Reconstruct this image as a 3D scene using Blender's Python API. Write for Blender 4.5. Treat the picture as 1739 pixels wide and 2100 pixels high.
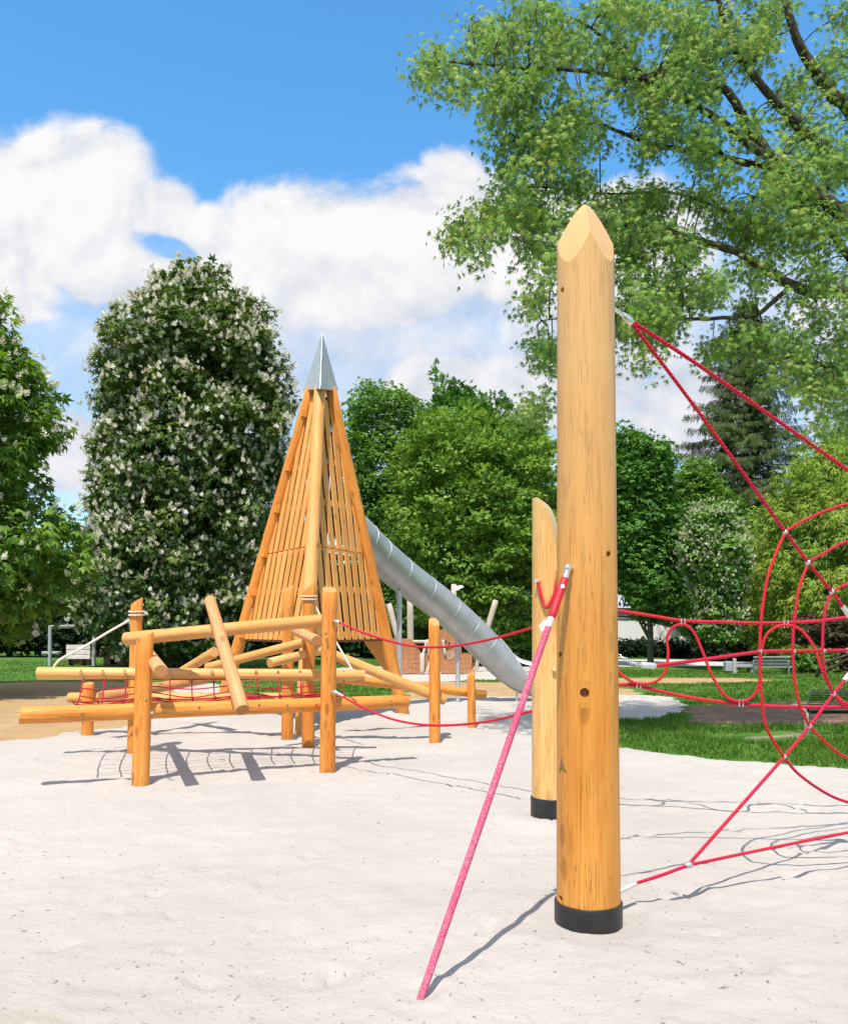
import bpy, bmesh, math, random
import numpy as np
from mathutils import Vector

for o in list(bpy.data.objects):
    bpy.data.objects.remove(o, do_unlink=True)
SC = bpy.context.scene
COL = SC.collection

# ------------------------------------------------------------------ camera
CX, HY, F, EYE = 869.5, 1290.0, 1750.0, 1.5      # photo measures: centre column, horizon row, focal length; eye height in metres
cd = bpy.data.cameras.new('camera')
cam = bpy.data.objects.new('camera', cd)
COL.objects.link(cam)
cam.location = (0, 0, EYE)
cam.rotation_euler = (math.radians(90), 0, 0)
cd.sensor_fit = 'HORIZONTAL'
cd.sensor_width = 36
cd.lens = 36 * F / 1739
cd.shift_y = (HY - 1050) / 1739
cd.clip_start = 0.05
cd.clip_end = 2000
SC.camera = cam

# ------------------------------------------------------------------ exposure
SC.view_settings.view_transform = 'Standard'
SC.view_settings.look = 'None'
SC.view_settings.gamma = 1
SC.view_settings.use_curve_mapping = False
EXPO = 1.0
SC.view_settings.exposure = EXPO

# ------------------------------------------------------------------ sun
SH = np.array([0.115, 0.50, -1.0])                # shadow travel per metre of height
sun_el = math.atan2(1, math.hypot(SH[0], SH[1]))
to_sun = Vector((-SH[0], -SH[1], 1.0)).normalized()
sl = bpy.data.lights.new('sun', 'SUN')
sl.energy = 2.9
sl.angle = math.radians(0.5)
sl.color = (1.0, 0.93, 0.85)
so = bpy.data.objects.new('sun', sl)
so.rotation_euler = to_sun.to_track_quat('Z', 'Y').to_euler()
so.location = (-5, -20, 30)
COL.objects.link(so)

# ------------------------------------------------------------------ world: sky texture with cumulus clouds by direction
W = bpy.data.worlds.new('World')
SC.world = W
W.use_nodes = True
WT = W.node_tree
WT.nodes.clear()
NN, LK = WT.nodes, WT.links


class X:
    """a socket with arithmetic, for node trees"""
    def __init__(s, tree, sock): s.t, s.s = tree, sock

    def _op(s, op, *a, clamp=False):
        n = s.t.nodes.new('ShaderNodeMath'); n.operation = op; n.use_clamp = clamp
        for i, v in enumerate((s,) + a):
            if isinstance(v, X): s.t.links.new(v.s, n.inputs[i])
            else: n.inputs[i].default_value = v
        return X(s.t, n.outputs[0])

    def __add__(s, o): return s._op('ADD', o)
    def __sub__(s, o): return s._op('SUBTRACT', o)
    def __mul__(s, o): return s._op('MULTIPLY', o)
    def __truediv__(s, o): return s._op('DIVIDE', o)
    def max(s, o): return s._op('MAXIMUM', o)
    def min(s, o): return s._op('MINIMUM', o)
    def abs(s): return s._op('ABSOLUTE')
    def smax(s, o, k): return s._op('SMOOTH_MAX', o, k)

    def step(s, a, b):
        n = s.t.nodes.new('ShaderNodeMapRange'); n.interpolation_type = 'SMOOTHSTEP'
        s.t.links.new(s.s, n.inputs['Value'])
        n.inputs['From Min'].default_value = a; n.inputs['From Max'].default_value = b
        return X(s.t, n.outputs[0])


def cmix(tree, fac, a, b, blend='MIX'):
    n = tree.nodes.new('ShaderNodeMix'); n.data_type = 'RGBA'; n.blend_type = blend
    for i, v in ((0, fac), (6, a), (7, b)):
        if isinstance(v, X): tree.links.new(v.s, n.inputs[i])
        elif i == 0: n.inputs[i].default_value = v
        else: n.inputs[i].default_value = tuple(v) + (1,) if len(v) == 3 else v
    return X(tree, n.outputs[2])


def noise(tree, vec, scale, detail=5, rough=0.55, dist=0.0, out=0):
    n = tree.nodes.new('ShaderNodeTexNoise')
    n.inputs['Scale'].default_value = scale; n.inputs['Detail'].default_value = detail
    n.inputs['Roughness'].default_value = rough; n.inputs['Distortion'].default_value = dist
    if vec is not None: tree.links.new(vec.s, n.inputs['Vector'])
    return X(tree, n.outputs[out])


def combine(tree, x, y, z):
    n = tree.nodes.new('ShaderNodeCombineXYZ')
    for i, v in enumerate((x, y, z)):
        if isinstance(v, X): tree.links.new(v.s, n.inputs[i])
        else: n.inputs[i].default_value = v
    return X(tree, n.outputs[0])


def separate(tree, v):
    n = tree.nodes.new('ShaderNodeSeparateXYZ'); tree.links.new(v.s, n.inputs[0])
    return [X(tree, o) for o in n.outputs]


def build_world():
    sky = NN.new('ShaderNodeTexSky'); sky.sky_type = 'NISHITA'; sky.sun_disc = False
    sky.sun_elevation = sun_el
    sky.sun_rotation = math.atan2(to_sun.x, to_sun.y)
    sky.altitude = 250; sky.air_density = 1.15; sky.dust_density = 0.5; sky.ozone_density = 1.3
    tc = NN.new('ShaderNodeTexCoord')
    d = X(WT, tc.outputs['Generated'])
    x, y, z = separate(WT, d)
    ya = y.abs().max(0.06)
    u, v = x / ya, z / ya
    p = combine(WT, u, v, y * 0.3)
    n1 = noise(WT, p, 7.5, 9, 0.56, 0.35)
    n2 = noise(WT, p, 2.1, 5, 0.5, 0.2)
    n3 = noise(WT, p, 22.0, 8, 0.62, 0.5)
    pw = combine(WT, u + (n1 - 0.5) * 0.05, v + (n2 - 0.5) * 0.05, 0.0)
    uw, vw, _ = separate(WT, pw)
    blobs = [(90, 430, 235, 205), (215, 370, 130, 150), (335, 440, 90, 105), (405, 470, 105, 75), (300, 560, 120, 60), (-60, 560, 260, 240), (250, 560, 170, 120),
             (640, 500, 250, 160), (850, 500, 250, 170), (925, 400, 95, 110), (1070, 500, 210, 160), (480, 580, 160, 130),
             (1290, 520, 230, 180), (700, 600, 330, 90), (930, 800, 230, 95), (1150, 800, 260, 120), (1420, 860, 230, 140),
             (120, 930, 190, 110), (-300, 500, 260, 240), (1800, 640, 200, 120), (2100, 420, 260, 170)]
    den = None
    for (bx, by, rx, ry) in blobs:
        a = (uw - (bx - CX) / F) * (F / rx)
        b = (vw - (HY - by) / F) * (F / ry)
        q = (a * a + b * b)._op('SQRT') * -1.0 + 1.0
        den = q if den is None else den.smax(q, 0.12)
    hole = None
    for (bx, by, rx, ry) in [(318, 505, 85, 38), (985, 690, 150, 40), (90, 720, 200, 60)]:
        a = (uw - (bx - CX) / F) * (F / rx)
        b = (vw - (HY - by) / F) * (F / ry)
        q = ((a * a + b * b)._op('SQRT') * -1.0 + 1.0).max(0.0)
        hole = q if hole is None else hole.max(q)
    den = den + (n1 - 0.5) * 1.15 + (n2 - 0.5) * 0.4 + (n3 - 0.5) * 0.42 - hole * (n3 * 1.6 + n1 * 0.6 - 0.55)
    mask = den.step(-0.03, 0.34)
    veil = v.step(0.50, 0.38) * ((n2 - 0.5) * 1.6 + (n1 - 0.5) * 1.2 + 0.70)._op('MULTIPLY', 1.0, clamp=True)          # thin bright veil under the cumulus
    mask = mask.max(veil)
    mask = mask.max(v.step(0.80, 1.2) * 0.72)             # unseen cloud added overhead to make the shadow fill less blue
    # lit tops, greyer bases
    ps = combine(WT, u - 0.012, v + 0.022, y * 0.3)
    relief = (n1 - noise(WT, ps, 7.5, 9, 0.56, 0.35)) * 3.2       # puffs lit from above left
    shade = (den.step(0.0, 0.8)) * 0.45 + relief + 0.12 + v.step(0.24, 0.46) * 0.42
    k = 1.0 / 2 ** EXPO
    cloud = cmix(WT, shade._op('MULTIPLY', 1.0, clamp=True), (0.62 * k, 0.67 * k, 0.79 * k), (0.97 * k, 0.96 * k, 0.96 * k))
    hs = NN.new('ShaderNodeHueSaturation')
    hs.inputs['Saturation'].default_value = 1.22; hs.inputs['Value'].default_value = 1.0
    WT.links.new(sky.outputs[0], hs.inputs['Color'])
    SKY_STRENGTH = 0.13
    m = cmix(WT, 1.0, X(WT, hs.outputs[0]), (SKY_STRENGTH * 0.68, SKY_STRENGTH * 0.97, SKY_STRENGTH * 1.0), 'MULTIPLY')
    up = v.step(-0.02, 0.02)
    fin = cmix(WT, mask * up, m, cloud)
    bg = NN.new('ShaderNodeBackground'); bg.inputs['Strength'].default_value = 1.0
    out = NN.new('ShaderNodeOutputWorld')
    WT.links.new(fin.s, bg.inputs['Color']); WT.links.new(bg.outputs[0], out.inputs['Surface'])


build_world()

# ------------------------------------------------------------------ measuring helpers
def P(x, y, d):
    """world point seen at photo column x, row y at d metres from the camera plane"""
    return np.array([(x - CX) * d / F, d, EYE + (HY - y) * d / F])


def G(x, y, z=0.0):
    """point of the ground plane at height z seen at x, y"""
    d = (EYE - z) * F / (y - HY)
    return np.array([(x - CX) * d / F, d, z])


# ------------------------------------------------------------------ geometry helpers
class Geo:
    """vertices and faces with a 3-vector attribute 'grain' and a float 'var'"""
    def __init__(s, grain=True): s.V, s.F, s.A, s.B, s.n, s.g = [], [], [], [], 0, grain

    def add(s, V, faces, grain=None, var=0.0):
        V = np.asarray(V, float).reshape(-1, 3)
        s.V.append(V)
        if s.g: s.A.append(V * 1.0 if grain is None else np.asarray(grain, float))
        s.B.append(np.full(len(V), var) if np.isscalar(var) else np.asarray(var, float))
        for f in faces:
            f = np.asarray(f, np.int64)
            if f.size: s.F.append(f + s.n)
        s.n += len(V)
        return s

    def mesh(s, name, origin=(0, 0, 0), smooth=True):
        me = bpy.data.meshes.new(name)
        V = np.concatenate(s.V) - np.asarray(origin)
        loops = np.concatenate([f.ravel() for f in s.F])
        tot = np.concatenate([np.full(len(f), f.shape[1]) for f in s.F])
        start = np.concatenate([[0], np.cumsum(tot)[:-1]])
        me.vertices.add(len(V)); me.vertices.foreach_set('co', V.astype(np.float32).ravel())
        me.loops.add(len(loops)); me.loops.foreach_set('vertex_index', loops.astype(np.int32))
        me.polygons.add(len(tot))
        me.polygons.foreach_set('loop_start', start.astype(np.int32))
        me.polygons.foreach_set('loop_total', tot.astype(np.int32))
        me.polygons.foreach_set('use_smooth', np.full(len(tot), bool(smooth)))
        if s.g:
            a = me.attributes.new('grain', 'FLOAT_VECTOR', 'POINT')
            a.data.foreach_set('vector', np.concatenate(s.A).astype(np.float32).ravel())
        b = me.attributes.new('var', 'FLOAT', 'POINT')
        b.data.foreach_set('value', np.concatenate(s.B).astype(np.float32))
        me.update(calc_edges=True)
        me.validate()
        return me


def link(name, me, mat, parent=None, loc=(0, 0, 0)):
    o = bpy.data.objects.new(name, me)
    if mat is not None: me.materials.append(mat)
    o.location = loc
    COL.objects.link(o)
    if parent is not None: o.parent = parent
    return o


class Thing:
    """one top-level object: an Empty at its base that parents its parts"""
    def __init__(s, name, label, cat, loc, group=None):
        s.loc = np.asarray(loc, float)
        s.o = bpy.data.objects.new(name, None)
        s.o.location = tuple(s.loc); s.o.empty_display_size = 0.2
        COL.objects.link(s.o)
        s.o['label'] = label; s.o['category'] = cat
        if group: s.o['group'] = group

    def part(s, name, geo, mat, parent=None, smooth=True, label=None, stuff=False):
        o = link(name, geo.mesh(name, s.loc, smooth), mat, parent or s.o)
        if label: o['label'] = label
        if stuff: o['kind'] = 'stuff'
        return o


def single(name, geo, mat, label, cat, loc=(0, 0, 0), group=None, smooth=True):
    o = link(name, geo.mesh(name, loc, smooth), mat, None, tuple(loc))
    o['label'] = label; o['category'] = cat
    if group: o['group'] = group
    return o


def structure(name, geo, mat, smooth=True):
    o = link(name, geo.mesh(name, (0, 0, 0), smooth), mat)
    o['kind'] = 'structure'
    return o


def unit(v):
    v = np.asarray(v, float)
    return v / (np.linalg.norm(v) + 1e-12)


def frames(pts):
    pts = np.asarray(pts, float)
    T = np.gradient(pts, axis=0)
    T /= np.linalg.norm(T, axis=1, keepdims=True) + 1e-12
    up = np.array([0, 0, 1.0]) if abs(T[0, 2]) < 0.9 else np.array([0, 1.0, 0])
    a = unit(np.cross(up, T[0])); A, B = [], []
    for t in T:
        a = unit(a - t * np.dot(a, t)); A.append(a); B.append(np.cross(t, a))
    return T, np.array(A), np.array(B)


_gs = [0.0]


def tube(g, pts, rad, seg=12, caps=True, cut0=None, cut1=None, wob=0.0, bevel=0.0, rng=None, dome=0.0):
    """round bar along pts; cut0 / cut1 slant an end (shift along the axis per unit of offset in that world direction)"""
    pts = np.asarray(pts, float)
    rad = np.full(len(pts), rad) if np.isscalar(rad) else np.asarray(rad, float)
    if bevel > 0:
        t0, t1 = unit(pts[1] - pts[0]), unit(pts[-1] - pts[-2])
        pts = np.concatenate([[pts[0], pts[0] + t0 * bevel], pts[1:-1], [pts[-1] - t1 * bevel, pts[-1]]])
        rad = np.concatenate([[rad[0] - bevel * .8, rad[0]], rad[1:-1], [rad[-1], rad[-1] - bevel * .8]])
    T, A, B = frames(pts)
    th = np.linspace(0, 2 * np.pi, seg, endpoint=False)
    c, s_ = np.cos(th), np.sin(th)
    n = len(pts)
    R = rad[:, None] * np.ones((1, seg))
    if wob and rng is not None:
        R = R * (1 + wob * (rng.random((n, seg)) - .5))
        lob = rng.random(3) * 6.28
        R = R * (1 + wob * .8 * np.cos(2 * th + lob[0])[None, :])
    off = A[:, None, :] * (R * c)[:, :, None] + B[:, None, :] * (R * s_)[:, :, None]
    V = pts[:, None, :] + off
    if cut0 is not None:
        for k in range(2 if bevel else 1): V[k] += T[k] * (off[k] @ np.asarray(cut0))[:, None]
    if cut1 is not None:
        for k in ([-2, -1] if bevel else [-1]): V[k] += T[k] * (off[k] @ np.asarray(cut1))[:, None]
    L = np.concatenate([[0], np.cumsum(np.linalg.norm(np.diff(pts, axis=0), axis=1))])
    _gs[0] += 7.31
    gr = np.stack([R * c, R * s_, np.broadcast_to(L[:, None], (n, seg))], -1)
    gr = gr + np.array([0, 0, _gs[0]])
    i = np.arange(n - 1)[:, None] * seg
    j = np.arange(seg)[None, :]
    k = (j + 1) % seg
    q = np.stack([i + j, i + k, i + seg + k, i + seg + j], -1).reshape(-1, 4)
    g.add(V.reshape(-1, 3), [q], gr.reshape(-1, 3), 0.0)
    if caps:
        for e, sign in ((0, -1), (n - 1, 1)):
            ring = V[e]
            cen = ring.mean(0) + T[e] * sign * dome * rad[e]
            VV = np.concatenate([ring, [cen]])
            jj = np.arange(seg)
            tri = np.stack([jj, (jj + 1) % seg, np.full(seg, seg)], -1)
            if sign < 0: tri = tri[:, ::-1]
            gg = np.concatenate([gr[e], [gr[e].mean(0)]])
            g.add(VV, [tri], gg, 1.0)
    return g


def bar(a, b, n=6):
    a, b = np.asarray(a, float), np.asarray(b, float)
    return a + (b - a) * np.linspace(0, 1, n)[:, None]


def spline(cp, per=8):
    """Catmull-Rom through control points"""
    cp = np.asarray(cp, float)
    if len(cp) == 2: return bar(cp[0], cp[1], per + 1)
    Q = np.concatenate([[2 * cp[0] - cp[1]], cp, [2 * cp[-1] - cp[-2]]])
    out = []
    for i in range(1, len(Q) - 2):
        p0, p1, p2, p3 = Q[i - 1:i + 3]
        for t in np.linspace(0, 1, per, endpoint=False):
            out.append(.5 * (2 * p1 + (p2 - p0) * t + (2 * p0 - 5 * p1 + 4 * p2 - p3) * t * t + (3 * p1 - p0 - 3 * p2 + p3) * t ** 3))
    out.append(cp[-1])
    return np.array(out)


BOXF = np.array([[0, 3, 2, 1], [4, 5, 6, 7], [0, 1, 5, 4], [1, 2, 6, 5], [2, 3, 7, 6], [3, 0, 4, 7]])


def box(g, c, sx, sy, sz, ax=(1, 0, 0), ay=(0, 1, 0), az=(0, 0, 1), bev=0.0, var=0.0):
    """box by centre and full sizes along three axes, with a small chamfer"""
    c = np.asarray(c, float)
    ax, ay, az = (np.asarray(v, float) for v in (ax, ay, az))
    bm = bmesh.new()
    bmesh.ops.create_cube(bm, size=1)
    for v in bm.verts: v.co = Vector((v.co.x * sx, v.co.y * sy, v.co.z * sz))
    if bev > 0: bmesh.ops.bevel(bm, geom=list(bm.edges), offset=bev, segments=1, affect='EDGES')
    bm.verts.index_update()
    L = np.array([v.co[:] for v in bm.verts])
    V = c + L[:, :1] * ax + L[:, 1:2] * ay + L[:, 2:] * az
    big = np.argmax([sx, sy, sz])
    gr = np.stack([L[:, (big + 1) % 3], L[:, (big + 2) % 3], L[:, big]], -1)
    _gs[0] += 3.17
    byk = {}
    for f in bm.faces: byk.setdefault(len(f.verts), []).append([v.index for v in f.verts])
    g.add(V, [np.array(f) for f in byk.values()], gr + np.array([_gs[0] % 5, _gs[0] % 3, _gs[0]]), var)
    bm.free()
    return g


def beam(g, a, b, w, t, side, bev=0.0):
    """plank from a to b, width w along 'side', thickness t"""
    a, b = np.asarray(a, float), np.asarray(b, float)
    az = unit(b - a); ax = unit(np.asarray(side) - az * np.dot(side, az)); ay = np.cross(az, ax)
    return box(g, (a + b) / 2, w, t, np.linalg.norm(b - a), ax, ay, az, bev)


def prism(g, poly, depth_vec, var=0.0):
    """a flat polygon (3-D points) given thickness"""
    p = np.asarray(poly, float); n = len(p); dv = np.asarray(depth_vec, float)
    V = np.concatenate([p, p + dv])
    side = np.array([[i, (i + 1) % n, n + (i + 1) % n, n + i] for i in range(n)])
    g.add(V, [np.arange(n)[None, ::-1], np.arange(n, 2 * n)[None], side], None, var)
    return g


def ball(g, c, r, seg=10, rings=6, squash=(1, 1, 1)):
    c = np.asarray(c, float)
    V, q = [], []
    for i in range(rings + 1):
        a = math.pi * i / rings
        for j in range(seg):
            b = 2 * math.pi * j / seg
            V.append(c + np.array([math.sin(a) * math.cos(b) * r * squash[0], math.sin(a) * math.sin(b) * r * squash[1], math.cos(a) * r * squash[2]]))
    for i in range(rings):
        for j in range(seg):
            q.append([i * seg + j, (i + 1) * seg + j, (i + 1) * seg + (j + 1) % seg, i * seg + (j + 1) % seg])
    return g.add(V, [np.array(q)])


# value noise for the relief
_hr = np.random.default_rng(5)
_LAT = _hr.random((256, 256))


def vnoise(x, y):
    xi, yi = np.floor(x).astype(int), np.floor(y).astype(int)
    fx, fy = x - xi, y - yi
    fx, fy = fx * fx * (3 - 2 * fx), fy * fy * (3 - 2 * fy)
    g = lambda a, b: _LAT[a % 256, b % 256]
    return (g(xi, yi) * (1 - fx) + g(xi + 1, yi) * fx) * (1 - fy) + (g(xi, yi + 1) * (1 - fx) + g(xi + 1, yi + 1) * fx) * fy


def fbm(x, y, oct=4):
    s, a = 0, 0.5
    for k in range(oct):
        s = s + a * (vnoise(x * 2 ** k + 17.3 * k, y * 2 ** k + 9.1 * k) - .5); a *= .5
    return s

# ------------------------------------------------------------------ materials
def new_mat(name):
    m = bpy.data.materials.new(name); m.use_nodes = True
    t = m.node_tree; t.nodes.clear()
    out = t.nodes.new('ShaderNodeOutputMaterial')
    b = t.nodes.new('ShaderNodeBsdfPrincipled')
    t.links.new(b.outputs[0], out.inputs['Surface'])
    return m, t, b, out


def setv(t, b, key, v):
    if isinstance(v, X): t.links.new(v.s, b.inputs[key])
    elif isinstance(v, tuple) and len(v) == 3: b.inputs[key].default_value = v + (1,)
    else: b.inputs[key].default_value = v


def attr(t, name, vec=True):
    n = t.nodes.new('ShaderNodeAttribute'); n.attribute_name = name
    return X(t, n.outputs['Vector' if vec else 'Fac'])


def scaled(t, v, sx, sy, sz):
    n = t.nodes.new('ShaderNodeMapping'); n.inputs['Scale'].default_value = (sx, sy, sz)
    t.links.new(v.s, n.inputs['Vector']); return X(t, n.outputs[0])


def bump(t, b, h, strength, dist):
    n = t.nodes.new('ShaderNodeBump'); n.inputs['Strength'].default_value = strength; n.inputs['Distance'].default_value = dist
    t.links.new(h.s, n.inputs['Height']); t.links.new(n.outputs[0], b.inputs['Normal'])


def wood_mat(name, base, light, dark, endc, cracks=0.5, rough=0.5, fine=1.0, knots=0.6, tint=None):
    m, t, b, _ = new_mat(name)
    g = attr(t, 'grain'); var = attr(t, 'var', False)
    n1 = noise(t, scaled(t, g, 14 * fine, 14 * fine, 0.9 * fine), 1.0, 6, 0.6, 0.4)
    n2 = noise(t, scaled(t, g, 3 * fine, 3 * fine, 0.7 * fine), 1.0, 3, 0.5)
    n3 = noise(t, scaled(t, g, 48 * fine, 48 * fine, 1.25 * fine), 1.0, 3, 0.6, 0.25)
    n4 = noise(t, scaled(t, g, 5 * fine, 5 * fine, 1.6 * fine), 1.0, 2, 0.5)
    n5 = noise(t, scaled(t, g, 120 * fine, 120 * fine, 2.5 * fine), 1.0, 3, 0.6)
    c = cmix(t, n1.step(0.34, 0.66), base, light)
    c = cmix(t, n5.step(0.46, 0.70) * 0.62, c, dark)
    c = cmix(t, n2.step(0.45, 0.75) * 0.45, c, dark)
    crack = (n3 - 0.5).abs().step(0.024, 0.004) * n4.step(0.33, 0.50) * cracks
    c = cmix(t, crack, c, tuple(x * 0.28 for x in dark))
    vo = t.nodes.new('ShaderNodeTexVoronoi'); vo.inputs['Scale'].default_value = 1.0
    t.links.new(scaled(t, g, 7.5 * fine, 7.5 * fine, 3.1 * fine).s, vo.inputs['Vector'])
    vd = X(t, vo.outputs['Distance'])
    cs = t.nodes.new('ShaderNodeSeparateColor'); t.links.new(vo.outputs['Color'], cs.inputs[0])
    pick = X(t, cs.outputs[0]).step(0.62, 0.66)
    kn = vd.step(0.26, 0.10) * pick * knots
    c = cmix(t, kn, c, tuple(x * 0.42 for x in dark))
    ringv = (vd * 42.0)._op('SINE').step(0.2, 0.9) * vd.step(0.34, 0.12) * pick * knots * 0.5
    c = cmix(t, ringv, c, tuple(x * 0.7 for x in dark))
    c = cmix(t, var, c, cmix(t, n5.step(0.4, 0.7), endc, tuple(x * .8 for x in endc)))
    if tint is not None:           # paler colour towards the top of the post
        gz = separate(t, X(t, t.nodes.new('ShaderNodeTexCoord').outputs['Object']))[2]
        c = cmix(t, gz.step(tint[1], tint[2]) * tint[3], c, tint[0])
        c = cmix(t, crack * 0.6, c, tuple(x * 0.5 for x in dark))
    oi = X(t, t.nodes.new('ShaderNodeObjectInfo').outputs['Random'])       # every piece of timber has its own tone
    c = cmix(t, 1.0, c, cmix(t, oi, (0.86, 0.82, 0.76), (1.05, 1.06, 1.10)), 'MULTIPLY')
    setv(t, b, 'Base Color', c)
    setv(t, b, 'Roughness', rough); setv(t, b, 'Specular IOR Level', 0.35)
    bump(t, b, n1 * 0.5 - crack * 1.2 + n3 * 0.25, 0.45, 0.004)
    return m


def plain(name, col, rough=0.5, metal=0.0, spec=0.5, nscale=20, namp=0.15, bmp=0.0, bdist=0.003):
    m, t, b, _ = new_mat(name)
    tc = X(t, t.nodes.new('ShaderNodeTexCoord').outputs['Object'])
    n = noise(t, tc, nscale, 5, 0.6)
    c = cmix(t, n.step(0.3, 0.7), tuple(x * (1 - namp) for x in col), tuple(min(1, x * (1 + namp)) for x in col))
    setv(t, b, 'Base Color', c); setv(t, b, 'Roughness', rough); setv(t, b, 'Metallic', metal); setv(t, b, 'Specular IOR Level', spec)
    if bmp: bump(t, b, n, bmp, bdist)
    return m


def leaf_mat(name, cols, under=None, trans=0.35, rough=0.45, tmul=(1.5, 1.5, 0.55)):
    """three greens by the leaf's own random value; a paler underside where the species has one"""
    m, t, b, out = new_mat(name)
    v = attr(t, 'var', False)
    c = cmix(t, v.step(0.0, 0.5), cols[0], cols[1])
    c = cmix(t, v.step(0.5, 1.0), c, cols[2])
    if under is not None:
        ge = t.nodes.new('ShaderNodeNewGeometry')
        c = cmix(t, X(t, ge.outputs['Backfacing']) * 0.75, c, under)
    setv(t, b, 'Base Color', c); setv(t, b, 'Roughness', rough + .1); setv(t, b, 'Specular IOR Level', 0.2)
    tr = t.nodes.new('ShaderNodeBsdfTranslucent')
    tcol = cmix(t, 1.0, c, tmul, 'MULTIPLY')
    t.links.new(tcol.s, tr.inputs['Color'])
    mx = t.nodes.new('ShaderNodeMixShader'); mx.inputs[0].default_value = trans
    t.links.new(b.outputs[0], mx.inputs[1]); t.links.new(tr.outputs[0], mx.inputs[2])
    t.links.new(mx.outputs[0], out.inputs['Surface'])
    return m


def rope_mat(name, col, col2, twist=0.0, pattern=None):
    m, t, b, _ = new_mat(name)
    g = attr(t, 'grain')
    tc = X(t, t.nodes.new('ShaderNodeTexCoord').outputs['Object'])
    n = noise(t, tc, 2.2, 3, 0.5)
    c = cmix(t, n.step(0.35, 0.65), col, col2)
    n2 = noise(t, scaled(t, g, 260, 260, 150), 1.0, 2, 0.5)
    c = cmix(t, n2.step(0.5, 0.75) * 0.45, c, tuple(x * .45 for x in col))
    if pattern is not None:
        w = noise(t, scaled(t, g, 240, 240, 160), 1.0, 2, 0.6)
        w2 = noise(t, scaled(t, g, 8, 8, 5), 1.0, 2, 0.6)
        c = cmix(t, w.step(0.44, 0.56) * (w2.step(0.3, 0.7) * .5 + .5), c, pattern)
    h = n2 * 0.4
    if twist:                       # laid strands winding round the rope
        gx, gy, gz = separate(t, g)
        st = (gy._op('ARCTAN2', gx) * 3.0 + gz * twist)._op('SINE')
        c = cmix(t, st.step(-0.35, -0.95) * 0.6, c, tuple(x * .35 for x in col))
        h = h + st * 0.6
    setv(t, b, 'Base Color', c); setv(t, b, 'Roughness', 0.68); setv(t, b, 'Specular IOR Level', 0.25)
    bump(t, b, h, 0.7, 0.003)
    return m


def sand_mat():
    m, t, b, _ = new_mat('sand')
    tc = X(t, t.nodes.new('ShaderNodeTexCoord').outputs['Object'])
    big = noise(t, tc, 0.45, 4, 0.55)
    med = noise(t, tc, 5.0, 6, 0.62)
    fine = noise(t, tc, 260.0, 3, 0.7)
    c = cmix(t, big.step(0.35, 0.68), (0.462, 0.421, 0.380), (0.508, 0.470, 0.428))
    c = cmix(t, med.step(0.56, 0.78) * 0.30, c, (0.395, 0.362, 0.325))
    # damp yellowish patch near the viewer's left
    x, y, z = separate(t, tc)
    far = ((x + 1.7) * (x + 1.7) * 0.8 + (y - 2.9) * (y - 2.9) * 3.0).step(1.1, 0.1)
    c = cmix(t, far * med.step(0.35, 0.62) * 0.55, c, (0.425, 0.385, 0.285))
    # grains and crumbs of darker grit
    c = cmix(t, fine.step(0.60, 0.80) * 0.33, c, (0.30, 0.27, 0.24))
    vo = t.nodes.new('ShaderNodeTexVoronoi'); vo.inputs['Scale'].default_value = 13
    t.links.new(scaled(t, tc, 1, 0.8, 1).s, vo.inputs['Vector'])
    cs = t.nodes.new('ShaderNodeSeparateColor'); t.links.new(vo.outputs['Color'], cs.inputs[0])
    patch = noise(t, tc, 1.7, 3, 0.5).step(0.44, 0.62)
    sp = X(t, vo.outputs['Distance']).step(0.16, 0.08) * X(t, cs.outputs[0]).step(0.66, 0.70) * patch
    c = cmix(t, sp * 0.6, c, (0.24, 0.22, 0.19))
    setv(t, b, 'Base Color', c); setv(t, b, 'Roughness', 0.95); setv(t, b, 'Specular IOR Level', 0.1)
    mid = noise(t, tc, 24.0, 6, 0.7)
    bump(t, b, med * 0.8 + mid * 0.75 + fine * 0.22, 0.8, 0.024)
    return m


def soil_mat(name, c1, c2, c3, s=3.0):
    m, t, b, _ = new_mat(name)
    tc = X(t, t.nodes.new('ShaderNodeTexCoord').outputs['Object'])
    n = noise(t, tc, s, 7, 0.65); n2 = noise(t, tc, s * 14, 5, 0.7); n3 = noise(t, tc, 0.5, 3, 0.5)
    c = cmix(t, n.step(0.35, 0.65), c1, c2)
    c = cmix(t, n3.step(0.45, 0.7), c, c3)
    c = cmix(t, n2.step(0.5, 0.75) * 0.4, c, tuple(x * .5 for x in c1))
    setv(t, b, 'Base Color', c); setv(t, b, 'Roughness', 0.95); setv(t, b, 'Specular IOR Level', 0.1)
    bump(t, b, n + n2 * .5, 0.6, 0.03)
    return m


M = {}
M['log'] = wood_mat('larch log', (0.74, 0.255, 0.035), (0.82, 0.36, 0.075), (0.60, 0.17, 0.018), (0.70, 0.33, 0.12), cracks=0.55, rough=0.52)
M['pale_log'] = wood_mat('peeled log', (0.74, 0.36, 0.10), (0.82, 0.46, 0.17), (0.62, 0.26, 0.055), (0.66, 0.33, 0.13), cracks=0.25, rough=0.55)
M['rosy_log'] = wood_mat('rosy log', (0.68, 0.33, 0.13), (0.74, 0.40, 0.19), (0.55, 0.22, 0.07), (0.52, 0.22, 0.08), cracks=0.3, rough=0.6)
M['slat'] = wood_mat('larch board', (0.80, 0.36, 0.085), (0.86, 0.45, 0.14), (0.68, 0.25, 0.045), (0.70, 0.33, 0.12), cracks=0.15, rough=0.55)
M['post'] = wood_mat('oak post', (0.63, 0.255, 0.040), (0.70, 0.32, 0.065), (0.49, 0.16, 0.016), (0.70, 0.42, 0.16), cracks=0.38, rough=0.42, knots=0.5, tint=((0.74, 0.44, 0.19), 1.0, 3.2, 0.75))
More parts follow.
